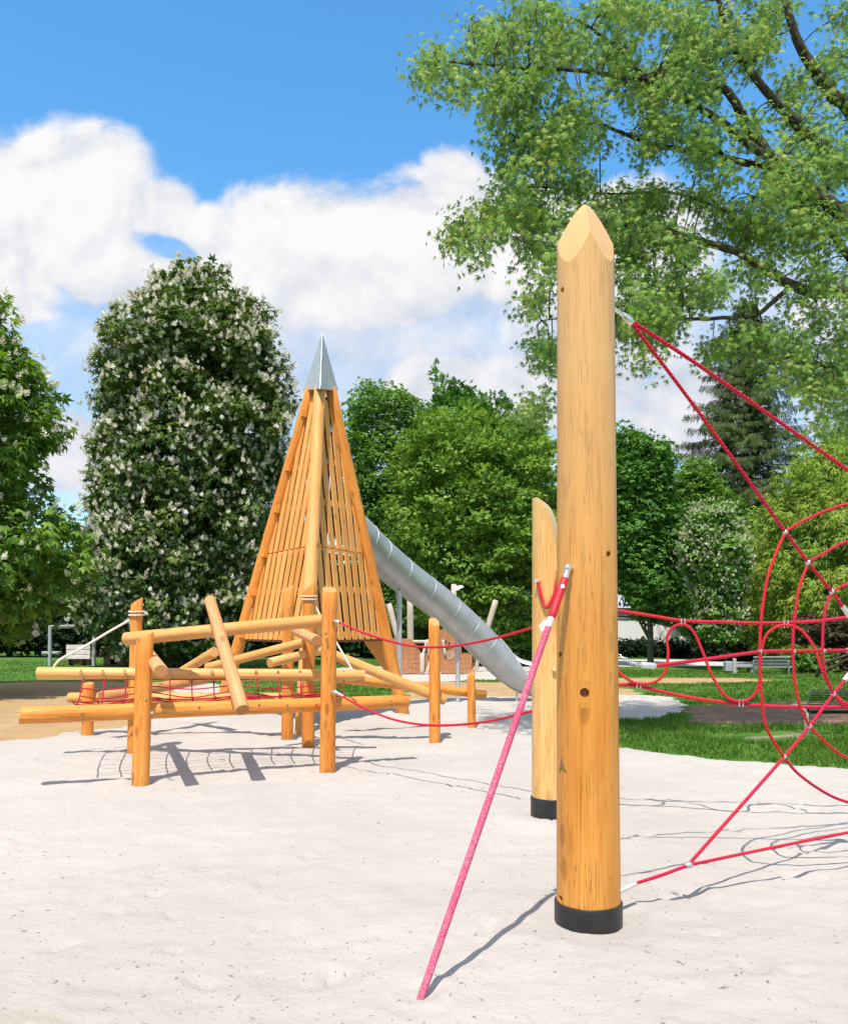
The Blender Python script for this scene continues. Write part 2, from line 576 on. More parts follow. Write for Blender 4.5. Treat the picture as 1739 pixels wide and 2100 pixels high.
M['post_pale'] = wood_mat('robinia post', (0.76, 0.43, 0.14), (0.82, 0.52, 0.21), (0.68, 0.33, 0.09), (0.80, 0.58, 0.32), cracks=0.45, rough=0.5, knots=0.35)
M['old_wood'] = wood_mat('weathered wood', (0.42, 0.40, 0.36), (0.52, 0.50, 0.46), (0.30, 0.27, 0.24), (0.45, 0.42, 0.38), cracks=0.5, rough=0.8)
M['brown_log'] = wood_mat('brown round timber', (0.30, 0.17, 0.09), (0.42, 0.27, 0.15), (0.17, 0.09, 0.05), (0.5, 0.34, 0.2), cracks=0.4, rough=0.8)
M['ship_plank'] = wood_mat('ship plank', (0.44, 0.19, 0.085), (0.52, 0.25, 0.125), (0.34, 0.13, 0.05), (0.5, 0.28, 0.15), cracks=0.2, rough=0.6)
M['ship_pole'] = wood_mat('ship spar', (0.55, 0.47, 0.38), (0.64, 0.56, 0.47), (0.44, 0.35, 0.27), (0.6, 0.5, 0.4), cracks=0.3, rough=0.7)
M['rubber'] = plain('black rubber sleeve', (0.015, 0.0145, 0.0145), 0.42, 0, 0.5, 14, 0.3, 0.15, 0.002)
M['steel'] = plain('galvanised steel', (0.56, 0.56, 0.56), 0.45, 0.6, 0.5, 25, 0.12)
M['bright_steel'] = plain('stainless fitting', (0.74, 0.74, 0.73), 0.25, 0.9, 0.5, 30, 0.1)
M['alu_sleeve'] = plain('aluminium ferrule', (0.70, 0.70, 0.69), 0.4, 0.55, 0.5, 40, 0.08)
M['grey_paint'] = plain('grey tube', (0.40, 0.42, 0.43), 0.5, 0.2, 0.5, 12, 0.1)
M['brown_bolt'] = plain('dark bolt head', (0.16, 0.10, 0.07), 0.45, 0.4, 0.5, 60, 0.3)
M['red_rope'] = rope_mat('red rope', (0.60, 0.010, 0.055), (0.66, 0.020, 0.030), 230.0)
M['orange_rope'] = rope_mat('orange red rope', (0.66, 0.030, 0.020), (0.62, 0.012, 0.050), 230.0)
M['net_rope'] = rope_mat('dark red net rope', (0.36, 0.006, 0.018), (0.46, 0.012, 0.018))
M['red_sleeve'] = plain('red sleeve', (0.55, 0.012, 0.022), 0.5, 0, 0.4, 60, 0.12)
M['film_rope'] = rope_mat('film wrapped rope', (0.50, 0.035, 0.10), (0.46, 0.04, 0.11), pattern=(0.62, 0.22, 0.30))
M['white_rope'] = plain('white rope', (0.72, 0.68, 0.58), 0.7, 0, 0.3, 80, 0.15)
M['bark'] = plain('bark', (0.075, 0.058, 0.042), 0.9, 0, 0.2, 9, 0.5, 0.8, 0.03)
M['grey_bark'] = plain('grey bark', (0.11, 0.095, 0.075), 0.9, 0, 0.2, 9, 0.5, 0.8, 0.03)
M['chestnut'] = leaf_mat('horse chestnut leaf', [(0.044, 0.091, 0.021), (0.094, 0.157, 0.030), (0.175, 0.238, 0.045)], None, 0.22)
M['chestnut_near'] = leaf_mat('bright chestnut leaf', [(0.062, 0.140, 0.022), (0.120, 0.234, 0.031), (0.240, 0.374, 0.056)], None, 0.30)
M['maple'] = leaf_mat('silver maple leaf', [(0.119, 0.235, 0.049), (0.228, 0.389, 0.068), (0.399, 0.420, 0.105)], (0.13, 0.22, 0.13), 0.34)
M['willow'] = leaf_mat('pale willow leaf', [(0.162, 0.281, 0.037), (0.259, 0.404, 0.052), (0.408, 0.420, 0.082)], (0.14, 0.24, 0.09), 0.36)
M['hornbeam'] = leaf_mat('hornbeam leaf', [(0.080, 0.171, 0.025), (0.156, 0.288, 0.043), (0.299, 0.420, 0.076)], None, 0.30)
M['linden'] = leaf_mat('deep green leaf', [(0.071, 0.166, 0.030), (0.127, 0.261, 0.042), (0.223, 0.367, 0.064)], None, 0.28)
M['field_maple'] = leaf_mat('dark maple leaf', [(0.037, 0.116, 0.020), (0.081, 0.201, 0.030), (0.161, 0.316, 0.049)], None, 0.28)
M['spruce'] = leaf_mat('spruce needle', [(0.030, 0.062, 0.012), (0.058, 0.095, 0.017), (0.095, 0.128, 0.024)], None, 0.12)
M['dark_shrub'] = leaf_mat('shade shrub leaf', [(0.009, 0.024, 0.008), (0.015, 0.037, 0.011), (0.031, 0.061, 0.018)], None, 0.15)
M['russet'] = leaf_mat('russet shrub leaf', [(0.045, 0.035, 0.018), (0.075, 0.055, 0.028), (0.11, 0.085, 0.04)], None, 0.2)
M['blossom'] = leaf_mat('cream blossom', [(0.60, 0.56, 0.42), (0.74, 0.71, 0.58), (0.86, 0.84, 0.76)], None, 0.25, 0.7, (1.0, .98, .9))
M['hawthorn_flower'] = leaf_mat('hawthorn blossom', [(0.52, 0.52, 0.36), (0.62, 0.62, 0.46), (0.74, 0.74, 0.60)], None, 0.25, 0.7, (1.0, 1.0, .8))
M['grass_blade'] = leaf_mat('grass blade', [(0.048, 0.116, 0.014), (0.084, 0.182, 0.020), (0.156, 0.264, 0.036)], None, 0.35)
M['lawn'] = soil_mat('lawn', (0.055, 0.135, 0.022), (0.085, 0.185, 0.030), (0.10, 0.19, 0.035), 2.5)
M['dirt'] = soil_mat('bare earth', (0.36, 0.235, 0.125), (0.44, 0.30, 0.165), (0.40, 0.27, 0.12), 1.6)
M['mulch'] = soil_mat('brown mulch', (0.19, 0.115, 0.08), (0.27, 0.17, 0.12), (0.22, 0.15, 0.10), 4.0)
M['worn'] = soil_mat('worn turf', (0.25, 0.21, 0.16), (0.30, 0.26, 0.20), (0.22, 0.20, 0.13), 5.0)
M['path'] = soil_mat('pale gravel path', (0.52, 0.50, 0.47), (0.58, 0.56, 0.53), (0.55, 0.53, 0.50), 3.0)
M['sand'] = sand_mat()
M['beige_rope'] = plain('beige cord', (0.64, 0.52, 0.36), 0.7, 0, 0.3, 80, 0.15)
M['clamp'] = plain('rope clamp', (0.55, 0.55, 0.55), 0.35, 0.75, 0.5, 30, 0.1)
M['tan_rope'] = plain('tan thimble', (0.66, 0.43, 0.20), 0.6, 0, 0.3, 60, 0.15)
M['shaded_board'] = wood_mat('board darkened as interior shade', (0.20, 0.085, 0.022), (0.25, 0.11, 0.03), (0.14, 0.05, 0.012), (0.3, 0.14, 0.05), cracks=0.2, rough=0.8)  # the tower's inner shade is put into this dark brown
M['grit'] = plain('grit', (0.29, 0.26, 0.22), 0.95, 0, 0.1, 30, 0.4)
M['plaster'] = plain('white render wall', (0.78, 0.78, 0.76), 0.9, 0, 0.2, 6, 0.04)
M['roof'] = plain('grey roof sheet', (0.33, 0.36, 0.42), 0.7, 0, 0.3, 4, 0.08)
M['white_paint'] = plain('white flag', (0.80, 0.80, 0.80), 0.6, 0, 0.3, 6, 0.03)
M['dark'] = plain('dark opening', (0.015, 0.014, 0.013), 0.8, 0, 0.2, 6, 0.2)
M['black_bench'] = plain('dark bench slats', (0.035, 0.038, 0.036), 0.5, 0.2, 0.5, 20, 0.2)
M['grey_bench'] = plain('grey bench mesh', (0.36, 0.37, 0.36), 0.55, 0.2, 0.5, 30, 0.15)
M['pink_stone'] = plain('low brick wall', (0.36, 0.22, 0.16), 0.9, 0, 0.2, 7, 0.3)
M['slide_steel'] = plain('brushed slide steel', (0.46, 0.455, 0.45), 0.46, 0.6, 0.5, 3, 0.10)
M['cap'] = plain('zinc cap', (0.40, 0.42, 0.43), 0.55, 0.2, 0.5, 6, 0.08)

# ------------------------------------------------------------------ ground
def sd_poly(x, y, poly):
    """signed distance to a polygon, positive inside"""
    poly = np.asarray(poly, float)[:, :2]
    d = np.full(x.shape, 1e9); ins = np.zeros(x.shape, bool)
    n = len(poly)
    for i in range(n):
        a, b = poly[i], poly[(i + 1) % n]
        e = b - a
        t = np.clip(((x - a[0]) * e[0] + (y - a[1]) * e[1]) / (e @ e + 1e-12), 0, 1)
        d = np.minimum(d, np.hypot(x - a[0] - t * e[0], y - a[1] - t * e[1]))
        c = ((a[1] > y) != (b[1] > y)) & (x < (b[0] - a[0]) * (y - a[1]) / (b[1] - a[1] + 1e-12) + a[0])
        ins ^= c
    return np.where(ins, d, -d)


SAND = [(-15, -2), (-15, 9.3), (-9.5, 10.3)] + [tuple(G(*q)[:2]) for q in [
    (-150, 1528), (0, 1519), (120, 1508), (240, 1495), (330, 1468), (345, 1436), (352, 1408), (445, 1401), (470, 1418), (560, 1436),
    (700, 1438), (840, 1434), (980, 1428), (1090, 1431), (1262, 1424), (1395, 1430), (1412, 1446), (1370, 1474), (1250, 1480),
    (1190, 1500), (1215, 1524), (1262, 1531), (1400, 1549), (1500, 1561), (1620, 1568), (1739, 1575), (1950, 1590)]] + [(9, 7), (15, 5), (15, -2)]
FAR_SAND = [tuple(G(*q)[:2]) for q in [(640, 1394), (860, 1398), (1095, 1394), (1180, 1385), (1140, 1368), (800, 1366), (640, 1372)]]
DIRT = [[tuple(G(*q)[:2]) for q in [(-260, 1550), (-60, 1540), (80, 1525), (300, 1505), (430, 1470), (430, 1418), (330, 1400), (200, 1396), (60, 1398), (-120, 1402), (-300, 1412)]],
        [tuple(G(*q)[:2]) for q in [(820, 1440), (1000, 1436), (1300, 1430), (1330, 1414), (1140, 1398), (1000, 1399), (840, 1397)]],
        [tuple(G(*q)[:2]) for q in [(1200, 1401), (1400, 1402), (1520, 1400), (1640, 1396), (1500, 1390), (1300, 1390), (1180, 1391)]]]
MULCH = [tuple(G(*q)[:2]) for q in [(1385, 1482), (1500, 1488), (1640, 1486), (1850, 1488), (1900, 1440), (1739, 1437), (1560, 1440), (1400, 1448)]]
PALE_SPOT = [tuple(G(*q)[:2]) for q in [(1480, 1512), (1560, 1506), (1640, 1500), (1700, 1502), (1650, 1512), (1560, 1518)]]
PATH = [tuple(G(*q)[:2]) for q in [(1150, 1368), (1480, 1367), (1739, 1368), (1990, 1368), (1990, 1352), (1739, 1352), (1480, 1352), (1150, 1353)]]


def relief(x, y):
    """sand surface height: trodden humps and hollows"""
    h = fbm(x * 1.1, y * 1.1, 3) * 0.040 + fbm(x * 4.2 + 3, y * 4.2, 3) * 0.030 + fbm(x * 13 + 9, y * 13, 2) * 0.014
    rid = 1 - np.abs(fbm(x * 2.3 + 31, y * 2.6 + 5, 3)) * 4
    return h + np.clip(rid - 0.55, 0, 1) * 0.022


_fr = np.random.default_rng(21)
FEET = []
for _ in range(420):
    fx, fy = _fr.uniform(-6, 6), _fr.uniform(2.2, 13)
    FEET.append((fx, fy, _fr.uniform(0, 6.28), _fr.uniform(.75, 1.1)))


HOLLOWS = []            # sand heaped and scooped round the foot of every post


def sand_height(x, y):
    h = relief(x, y)
    for hx, hy, hr in HOLLOWS:
        m = (np.abs(x - hx) < hr * 5) & (np.abs(y - hy) < hr * 5)
        if not m.any(): continue
        r = np.hypot(x[m] - hx, y[m] - hy) / hr
        h[m] += -0.016 * np.exp(-((r - 1.0) / .7) ** 2) + 0.014 * np.exp(-((r - 2.4) / .7) ** 2) * (vnoise(x[m] * 9, y[m] * 9) + .2)
    for fx, fy, fa, fs in FEET:
        m = (np.abs(x - fx) < .35) & (np.abs(y - fy) < .35)
        if not m.any(): continue
        dx, dy = x[m] - fx, y[m] - fy
        u = dx * math.cos(fa) + dy * math.sin(fa); v = -dx * math.sin(fa) + dy * math.cos(fa)
        r = np.sqrt((u / (.095 * fs)) ** 2 + (v / (.04 * fs)) ** 2)
        h[m] += -0.019 * np.exp(-r ** 4) + 0.010 * np.exp(-((r - 1.35) / .3) ** 2)
    return h


def sheet(name, poly, mat, ny, nx, y0, y1, xr, z_in, edge, jag, hfun=None):
    """a patch of ground that dips under its neighbours past a ragged edge"""
    ys = y0 * (y1 / y0) ** np.linspace(0, 1, ny)
    u = np.linspace(0, 1, nx)
    Y = np.repeat(ys[:, None], nx, 1)
    if callable(xr):
        lo, hi = xr(ys)
        Xx = lo[:, None] + (hi - lo)[:, None] * u[None, :]
    else:
        Xx = np.repeat((xr[0] + (xr[1] - xr[0]) * u)[None, :], ny, 0)
    d = sd_poly(Xx, Y, poly) + fbm(Xx * 1.3 + 50, Y * 1.3, 4) * jag + fbm(Xx * 7, Y * 7 + 40, 2) * jag * .35
    Z = np.clip(d / edge, -1.3, 1.0) * (z_in + .02) - .02
    if hfun is not None: Z = Z + np.clip(d / edge, 0, 1) * hfun(Xx, Y)
    V = np.stack([Xx, Y, Z], -1).reshape(-1, 3)
    i = np.arange(ny - 1)[:, None] * nx; j = np.arange(nx - 1)[None, :]
    q = np.stack([i + j, i + j + 1, i + nx + j + 1, i + nx + j], -1).reshape(-1, 4)
    keep = (d.reshape(-1)[q] > -edge * 1.2).any(1)
    q = q[keep]
    used = np.unique(q); remap = np.full(len(V), -1); remap[used] = np.arange(len(used))
    g = Geo(); g.add(V[used], [remap[q]])
    return structure(name, g, mat)


g = Geo()
xs = np.concatenate([[-900, -300, -120], np.linspace(-60, 60, 81), [120, 300, 900]])
ys = np.concatenate([[-200, -60, -20], np.linspace(-10, 110, 81), [160, 300, 900]])
XX, YY = np.meshgrid(xs, ys)
ZZ = np.clip((fbm(XX * .13, YY * .13, 3)) * .05, -.03, .0)
ZZ[(np.abs(XX) > 60) | (YY < -10) | (YY > 110)] = -0.01
ZZ[sd_poly(XX, YY, SAND) > 1.2] = -.25
ZZ[sd_poly(XX, YY, FAR_SAND) > 1.2] = -.2
nx = len(xs)
i = np.arange(len(ys) - 1)[:, None] * nx; j = np.arange(nx - 1)[None, :]
g.add(np.stack([XX, YY, ZZ], -1).reshape(-1, 3), [np.stack([i + j, i + j + 1, i + nx + j + 1, i + nx + j], -1).reshape(-1, 4)])
structure('ground', g, M['lawn'])
for px, py, hr in [(1206, 1915, .17), (1131, 1680, .16), (287, 1613, .1), (671, 1586, .1), (273, 1549, .09), (589, 1520, .09), (632, 1536, .09), (891, 1525, .09), (968, 1494, .08), (829, 1465, .12), (620, 1508, .12), (857, 2050, .05)]:
    q_ = G(px, py); HOLLOWS.append((q_[0], q_[1] + hr * .8, hr))
sheet('sand', SAND, M['sand'], 470, 420, 0.7, 26.5, lambda y: (-(4.2 + .78 * y), 4.2 + .78 * y), 0.014, 0.16, 0.5, sand_height)
sheet('sand', FAR_SAND, M['sand'], 60, 120, 24, 40, (-8, 9), 0.012, 0.4, 0.9, lambda x, y: fbm(x * 1.5, y * 1.5, 3) * .05)
for k, dp in enumerate(DIRT):
    p = np.array(dp)
    sheet('bare_earth', dp, M['dirt'], 90, 130, p[:, 1].min() - 1, p[:, 1].max() + 1, (p[:, 0].min() - 1, p[:, 0].max() + 1), 0.006, 0.3, 0.9)
for nm, pp, mt in (('mulch_bed', MULCH, 'mulch'), ('worn_patch', PALE_SPOT, 'worn'), ('path', PATH, 'path')):
    p = np.array(pp)
    sheet(nm, pp, M[mt], 70, 120, p[:, 1].min() - 1, p[:, 1].max() + 1, (p[:, 0].min() - 1, p[:, 0].max() + 1), 0.010 if nm != 'path' else 0.008, 0.25, 0.5)

# crumbs, twigs and pebbles lying on the sand: beyond counting
rg = np.random.default_rng(3)
g = Geo()
n = 7500
yy = 2.1 * (13 / 2.1) ** rg.random(n); xx = rg.uniform(-1, 1, n) * (1.2 + .62 * yy)
ok = sd_poly(xx, yy, SAND) > .3
den = vnoise(xx * 1.1 + 5, yy * 1.1) + .35 * np.exp(-((xx + 1.6) ** 2 + (yy - 2.8) ** 2))
ok &= den > rg.random(n) * .9
xx, yy = xx[ok], yy[ok]
zz = sand_height(xx, yy) + .014
for x, y, z in zip(xx, yy, zz):
    s = rg.uniform(.0016, .0055) * (1.9 if rg.random() < .06 else 1)
    a = rg.random() * 6.28; l = s * rg.choice([1, 1, 1, 1.4, 1.8, 3.6])
    ca, sa = math.cos(a), math.sin(a)
    base = np.array([[l, 0, 0], [0, s * .8, 0], [-l, 0, 0], [0, -s * .8, 0], [0, 0, s * .9], [0, 0, -s * .6]])
    base = base + rg.normal(0, s * .15, base.shape)
    R = np.array([[ca, -sa, 0], [sa, ca, 0], [0, 0, 1]])
    g.add(base @ R.T + [x, y, z + s * .2], [np.array([[0, 1, 4], [1, 2, 4], [2, 3, 4], [3, 0, 4], [1, 0, 5], [2, 1, 5], [3, 2, 5], [0, 3, 5]])])
o = link('grit', g.mesh('grit', smooth=False), M['grit']); o['kind'] = 'stuff'
o['label'] = 'dark crumbs and twigs strewn over the pale sand'; o['category'] = 'grit'


def blades(n, region, hmin, hmax, seed, wid=.006):
    r = np.random.default_rng(seed)
    x = r.uniform(region[0], region[1], n); y = r.uniform(region[2], region[3], n)
    d = sd_poly(x, y, SAND) + fbm(x * 1.3 + 50, y * 1.3, 4) * .5
    k = d < -0.02
    for pp in (MULCH, FAR_SAND, PATH): k &= sd_poly(x, y, pp) < r.uniform(-.2, .25, n)
    k &= sd_poly(x, y, PALE_SPOT) < r.uniform(-.35, -.05, n)
    for pp in DIRT: k &= sd_poly(x, y, pp) < -.1
    k &= vnoise(x * 2.2, y * 2.2) > r.random(n) * .55
    x, y = x[k], y[k]; n = len(x)
    h = r.uniform(hmin, hmax, n) * (.6 + .8 * vnoise(x * 3 + 7, y * 3)); a = r.uniform(0, 6.28, n)
    lean = r.uniform(.1, .8, n); b = r.uniform(0, 6.28, n)
    w = np.stack([np.cos(a), np.sin(a), 0 * a], -1) * wid * (.6 + .8 * r.random(n))[:, None]
    base = np.stack([x, y, np.full(n, -.01)], -1)
    tip = np.stack([np.cos(b) * lean * h, np.sin(b) * lean * h, h], -1)
    mid = base + tip * np.array([.35, .35, .6])
    V = np.stack([base - w, base + w, mid + w * .8, base + tip, mid - w * .8], 1)
    f = np.arange(n)[:, None] * 5
    g.add(V.reshape(-1, 3), [np.concatenate([f + 0, f + 1, f + 2, f + 4], 1), np.concatenate([f + 4, f + 2, f + 3], 1)], None, np.repeat(r.random(n), 5))


g = Geo()
blades(70000, (1.2, 8.5, 8.6, 15.5), .03, .085, 11)
blades(45000, (1.5, 14, 15.5, 31), .035, .08, 12, .012)
blades(50000, (-22, -1, 12, 40), .03, .07, 13, .014)
blades(16000, (-4, 3, 15, 30), .03, .07, 14, .012)
o = link('grass', g.mesh('grass'), M['grass_blade']); o['kind'] = 'stuff'
o['label'] = 'short green grass growing around the sand pit'; o['category'] = 'grass'

# ------------------------------------------------------------------ tall pointed post in the foreground
RNG = np.random.default_rng(77)


def pointed_post(name, label, base, top_z, r0, r1, lean_xy, k, cut_fun, mat, sleeve_h, holes, seg=64):
    """round post with a carved top: cut_fun(x, y, R) gives the height of the carved surface"""
    base = np.asarray(base, float)
    T = Thing(name, label, 'post', base, None)
    g = Geo()
    th = np.linspace(0, 2 * np.pi, seg, endpoint=False)
    c, s = np.cos(th), np.sin(th)
    zs = np.concatenate([np.linspace(-.12, .2, 4), np.linspace(.3, top_z, 26)])
    cut = cut_fun(c * r1, s * r1, r1)
    rows, gr = [], []
    lob = fbm(np.cos(th) * 1.2 + base[0], np.sin(th) * 1.2 + 4, 2) * .05
    for z in zs:
        f = np.clip(z / top_z, 0, 1)
        R = (r0 + (r1 - r0) * f ** .8) * (1 + lob)
        zz = np.minimum(z, cut) if z > .5 else np.full(seg, z)
        rows.append(np.stack([base[0] + lean_xy[0] * f + R * c, base[1] + lean_xy[1] * f + R * s, zz], -1))
        gr.append(np.stack([R * c, R * s, zz + base[0] * 5], -1))
    # drop the rows wholly above the cut
    keep = [i for i, z in enumerate(zs) if i == 0 or (zs[i - 1] < cut.max())]
    rows = [rows[i] for i in keep]; gr = [gr[i] for i in keep]
    rows[-1][:, 2] = cut; gr[-1][:, 2] = cut + base[0] * 5
    nr = len(rows)
    i = np.arange(nr - 1)[:, None] * seg; j = np.arange(seg)[None, :]
    q = np.stack([i + j, i + (j + 1) % seg, i + seg + (j + 1) % seg, i + seg + j], -1).reshape(-1, 4)
    g.add(np.concatenate(rows), [q], np.concatenate(gr), 0.0)
    # carved faces (bright fresh wood)
    cap, cg = [], []
    fr = np.linspace(1, 0, 11)[:-1]
    for f in fr:
        z = cut_fun(c * r1 * f, s * r1 * f, r1)
        R = r1 * (1 + lob) * f
        cap.append(np.stack([base[0] + lean_xy[0] + R * c, base[1] + lean_xy[1] + R * s, z], -1))
        cg.append(np.stack([R * c, R * s, z], -1))
    cz = cut_fun(np.zeros(1), np.zeros(1), r1)[0]
    V = np.concatenate(cap + [np.array([[base[0] + lean_xy[0], base[1] + lean_xy[1], cz]])])
    nr = len(cap)
    i = np.arange(nr - 1)[:, None] * seg
    q = np.stack([i + j, i + (j + 1) % seg, i + seg + (j + 1) % seg, i + seg + j], -1).reshape(-1, 4)
    jj = np.arange(seg)
    tri = np.stack([(nr - 1) * seg + jj, (nr - 1) * seg + (jj + 1) % seg, np.full(seg, nr * seg)], -1)
    g.add(V, [q, tri], np.concatenate(cg + [np.zeros((1, 3))]), 0.92)
    # bottom
    V = np.concatenate([rows[0], [rows[0].mean(0)]])
    g.add(V, [np.stack([(jj + 1) % seg, jj, np.full(seg, seg)], -1)], None, 0.0)
    me = g.mesh('timber', T.loc)
    o = link('timber', me, mat, T.o)
    if holes:
        bm = bmesh.new(); bm.from_mesh(me); bmesh.ops.remove_doubles(bm, verts=bm.verts, dist=2e-4); bm.to_mesh(me); bm.free()
        hg = Geo()
        for h in holes:
            pts = bar(np.asarray(h['at']) - np.asarray(h['dir']) * .06, np.asarray(h['at']) + np.asarray(h['dir']) * h['deep'], 2)
            tube(hg, pts, h['r'], h.get('seg', 18))
        hme = hg.mesh('cutter', T.loc)
        bm = bmesh.new(); bm.from_mesh(hme); bmesh.ops.remove_doubles(bm, verts=bm.verts, dist=1e-5)
        bmesh.ops.recalc_face_normals(bm, faces=bm.faces); bm.to_mesh(hme); bm.free()
        ho = bpy.data.objects.new('cutter', hme); ho.location = o.location; COL.objects.link(ho); ho.parent = T.o
        md = o.modifiers.new('cut', 'BOOLEAN'); md.operation = 'DIFFERENCE'; md.object = ho; md.solver = 'EXACT'
        bpy.context.view_layer.update()
        ev = o.evaluated_get(bpy.context.evaluated_depsgraph_get())
        nm = bpy.data.meshes.new_from_object(ev)
        ok = len(nm.polygons) > len(me.polygons) * .8
        o.modifiers.clear()
        if ok:
            o.data = nm
            nm.set_sharp_from_angle(angle=math.radians(32))
            co = np.array([v.co[:] for v in nm.vertices])
            cn_ = np.array([c_.vector[:] for c_ in nm.corner_normals])
            for pl in nm.polygons:           # keep the round shading across faces the holes have cut into
                pn = np.array(pl.normal[:]); vi = list(pl.vertices)
                ra = co[vi, :2] - np.array(lean_xy) * np.clip(co[vi, 2:] / top_z, 0, 1)
                ce = ra.mean(0)
                rl = np.linalg.norm(ra, axis=1)
                if abs(pn[2]) < .08 and rl.min() > r1 * .93 and np.dot(pn[:2], ce / np.linalg.norm(ce)) > .9:
                    for li, q_ in zip(pl.loop_indices, ra): cn_[li] = unit([q_[0], q_[1], 0])
            nm.normals_split_custom_set([tuple(v_) for v_ in cn_])
        bpy.data.objects.remove(ho, do_unlink=True)
    sg = Geo()
    n = 8
    pts = np.stack([np.full(n, base[0]), np.full(n, base[1]), np.linspace(-.06, sleeve_h, n)], -1)
    tube(sg, pts, r0 * 1.028 + .003, 48, True, bevel=.003)
    T.part('rubber_sleeve', sg, M['rubber'])
    return T


DB = 4.36                                            # centre of the big post
b0 = P(1206.5, 1290, DB); b0[2] = 0
t0 = P(1199.8, 418, DB)
R0, R1 = 66.0 * DB / F, 57.2 * DB / F
dy = lambda px: EYE + (HY - px) * DB / F


def hip(x, y, R):
    a, b = (x + y) / math.sqrt(2), (x - y) / math.sqrt(2)
    w = np.maximum(np.abs(a), np.abs(b)) / R
    return t0[2] - .334 * w ** 1.42


def on_big(px, py, r=None):
    """point of the big post's near surface seen at px, py, and its outward normal"""
    f = (dy(py) / t0[2])
    cx = b0[0] + (t0[0] - b0[0]) * f
    R = R0 + (R1 - R0) * f ** .8
    dx = np.clip((px - CX) * DB / F - cx, -R * .985, R * .985)
    yy = DB - math.sqrt(max(R * R - dx * dx, 1e-9))
    dx = np.clip((px - CX) * yy / F - cx, -R * .985, R * .985)
    yy = DB - math.sqrt(max(R * R - dx * dx, 1e-9))
    n = unit([dx, yy - DB, 0])
    return np.array([cx + dx, yy, EYE + (HY - py) * yy / F]), n


hl = []
for px, py, r, deep in [(1154, 594, .0155, .10), (1247, 1136, .016, .10), (1199, 1421, .0235, .032), (1150, 1342, .016, .10), (1151, 1844, .017, .07)]:
    pt, nn = on_big(px, py)
    hl.append(dict(at=pt, dir=-nn, r=r, deep=deep))
BIG = pointed_post('timber_post', 'tall golden timber post with a four sided point, nearest the viewer', b0, t0[2], R0, R1,
                   (t0[0] - b0[0], 0), 1.93, hip, M['post'], 44 * (DB - R0) / F + .008, hl)
# bolt in the large countersunk hole, triangular lifting notch
pt, nn = on_big(1199, 1421)
gb = Geo(); tube(gb, bar(pt - nn * .032, pt - nn * .018, 3), .0125, 14, bevel=.002); BIG.part('bolt_head', gb, M['brown_bolt'])


def notch(T, name, pts):
    c = np.mean([p for p, _ in pts], 0); nn = unit(np.mean([n for _, n in pts], 0))
    gq = Geo(); prism(gq, [p + nn * .0015 for p, _ in pts], -nn * .01); T.part(name, gq, M['notch'], smooth=False)


M['notch'] = plain('end grain in a notch', (0.25, 0.13, 0.045), 0.7, 0, 0.3, 70, 0.3)
notch(BIG, 'lifting_notch', [on_big(1148, 1584), on_big(1163, 1584), on_big(1153, 1556)])

# ------------------------------------------------------------------ second post behind it
D2 = 6.85
b2 = P(1131, 1290, D2); b2[2] = 0
t2 = P(1131, 1022, D2)
R2 = 39.5 * D2 / F


def wedge(x, y, R):
    # long slanting cut facing right and towards the viewer, a ridge on the left
    w = (x + R) - .35 * y
    return t2[2] - .135 * (np.clip(w, 0, None) / R) ** 3


def on_second(px, py):
    dx = np.clip((px - CX) * D2 / F - b2[0], -R2 * .985, R2 * .985)
    yy = D2 - math.sqrt(max(R2 * R2 - dx * dx, 1e-9))
    return np.array([b2[0] + dx, yy, EYE + (HY - py) * yy / F]), unit([dx, yy - D2, 0])


h2 = []
for px, py, r, deep in [(1120, 1275, .021, .08)]:
    pt, nn = on_second(px, py); h2.append(dict(at=pt, dir=-nn, r=r, deep=deep))
SEC = pointed_post('timber_post', 'shorter pale post with a long slanted tip, half hidden by the golden post', b2, t2[2], R2 * 1.03, R2,
                   (0, 0), 2.0, wedge, M['post_pale'], 38 * (D2 - R2) / F + .010, h2)
for tri in ([(1096, 1505), (1111, 1505), (1099, 1486)], [(1094, 1620), (1107, 1620), (1096, 1600)]):
    notch(SEC, 'lifting_notch', [on_second(*q) for q in tri])
pt, nn = on_second(1130, 1373)
gp = Geo(); tube(gp, bar(pt - nn * .02, pt + nn * .035, 3), .016, 12, bevel=.004); SEC.part('wooden_peg', gp, M['post_pale'])
# a short cord slung between two fittings high on the second post
a1, n1_ = on_second(1102, 1192); a2, n2_ = on_second(1138, 1170); am, nm_ = on_second(1117, 1246)
gl = Geo()
lp = spline([a1 + n1_ * .02, (a1 + am) / 2 + np.array([-.008, -.02, -.05]), am + nm_ * .025, (a2 + am) / 2 + np.array([.012, -.02, -.035]), a2 + n2_ * .02], 8)
tube(gl, lp, .013, 8); SEC.part('short_cord', gl, M['red_sleeve'])
for a_, n_ in ((a1, n1_), (a2, n2_)):
    gf = Geo(); tube(gf, bar(a_ - n_ * .01, a_ + n_ * .045, 3), .016, 10, bevel=.003); SEC.part('eye_bolt', gf, M['bright_steel'])

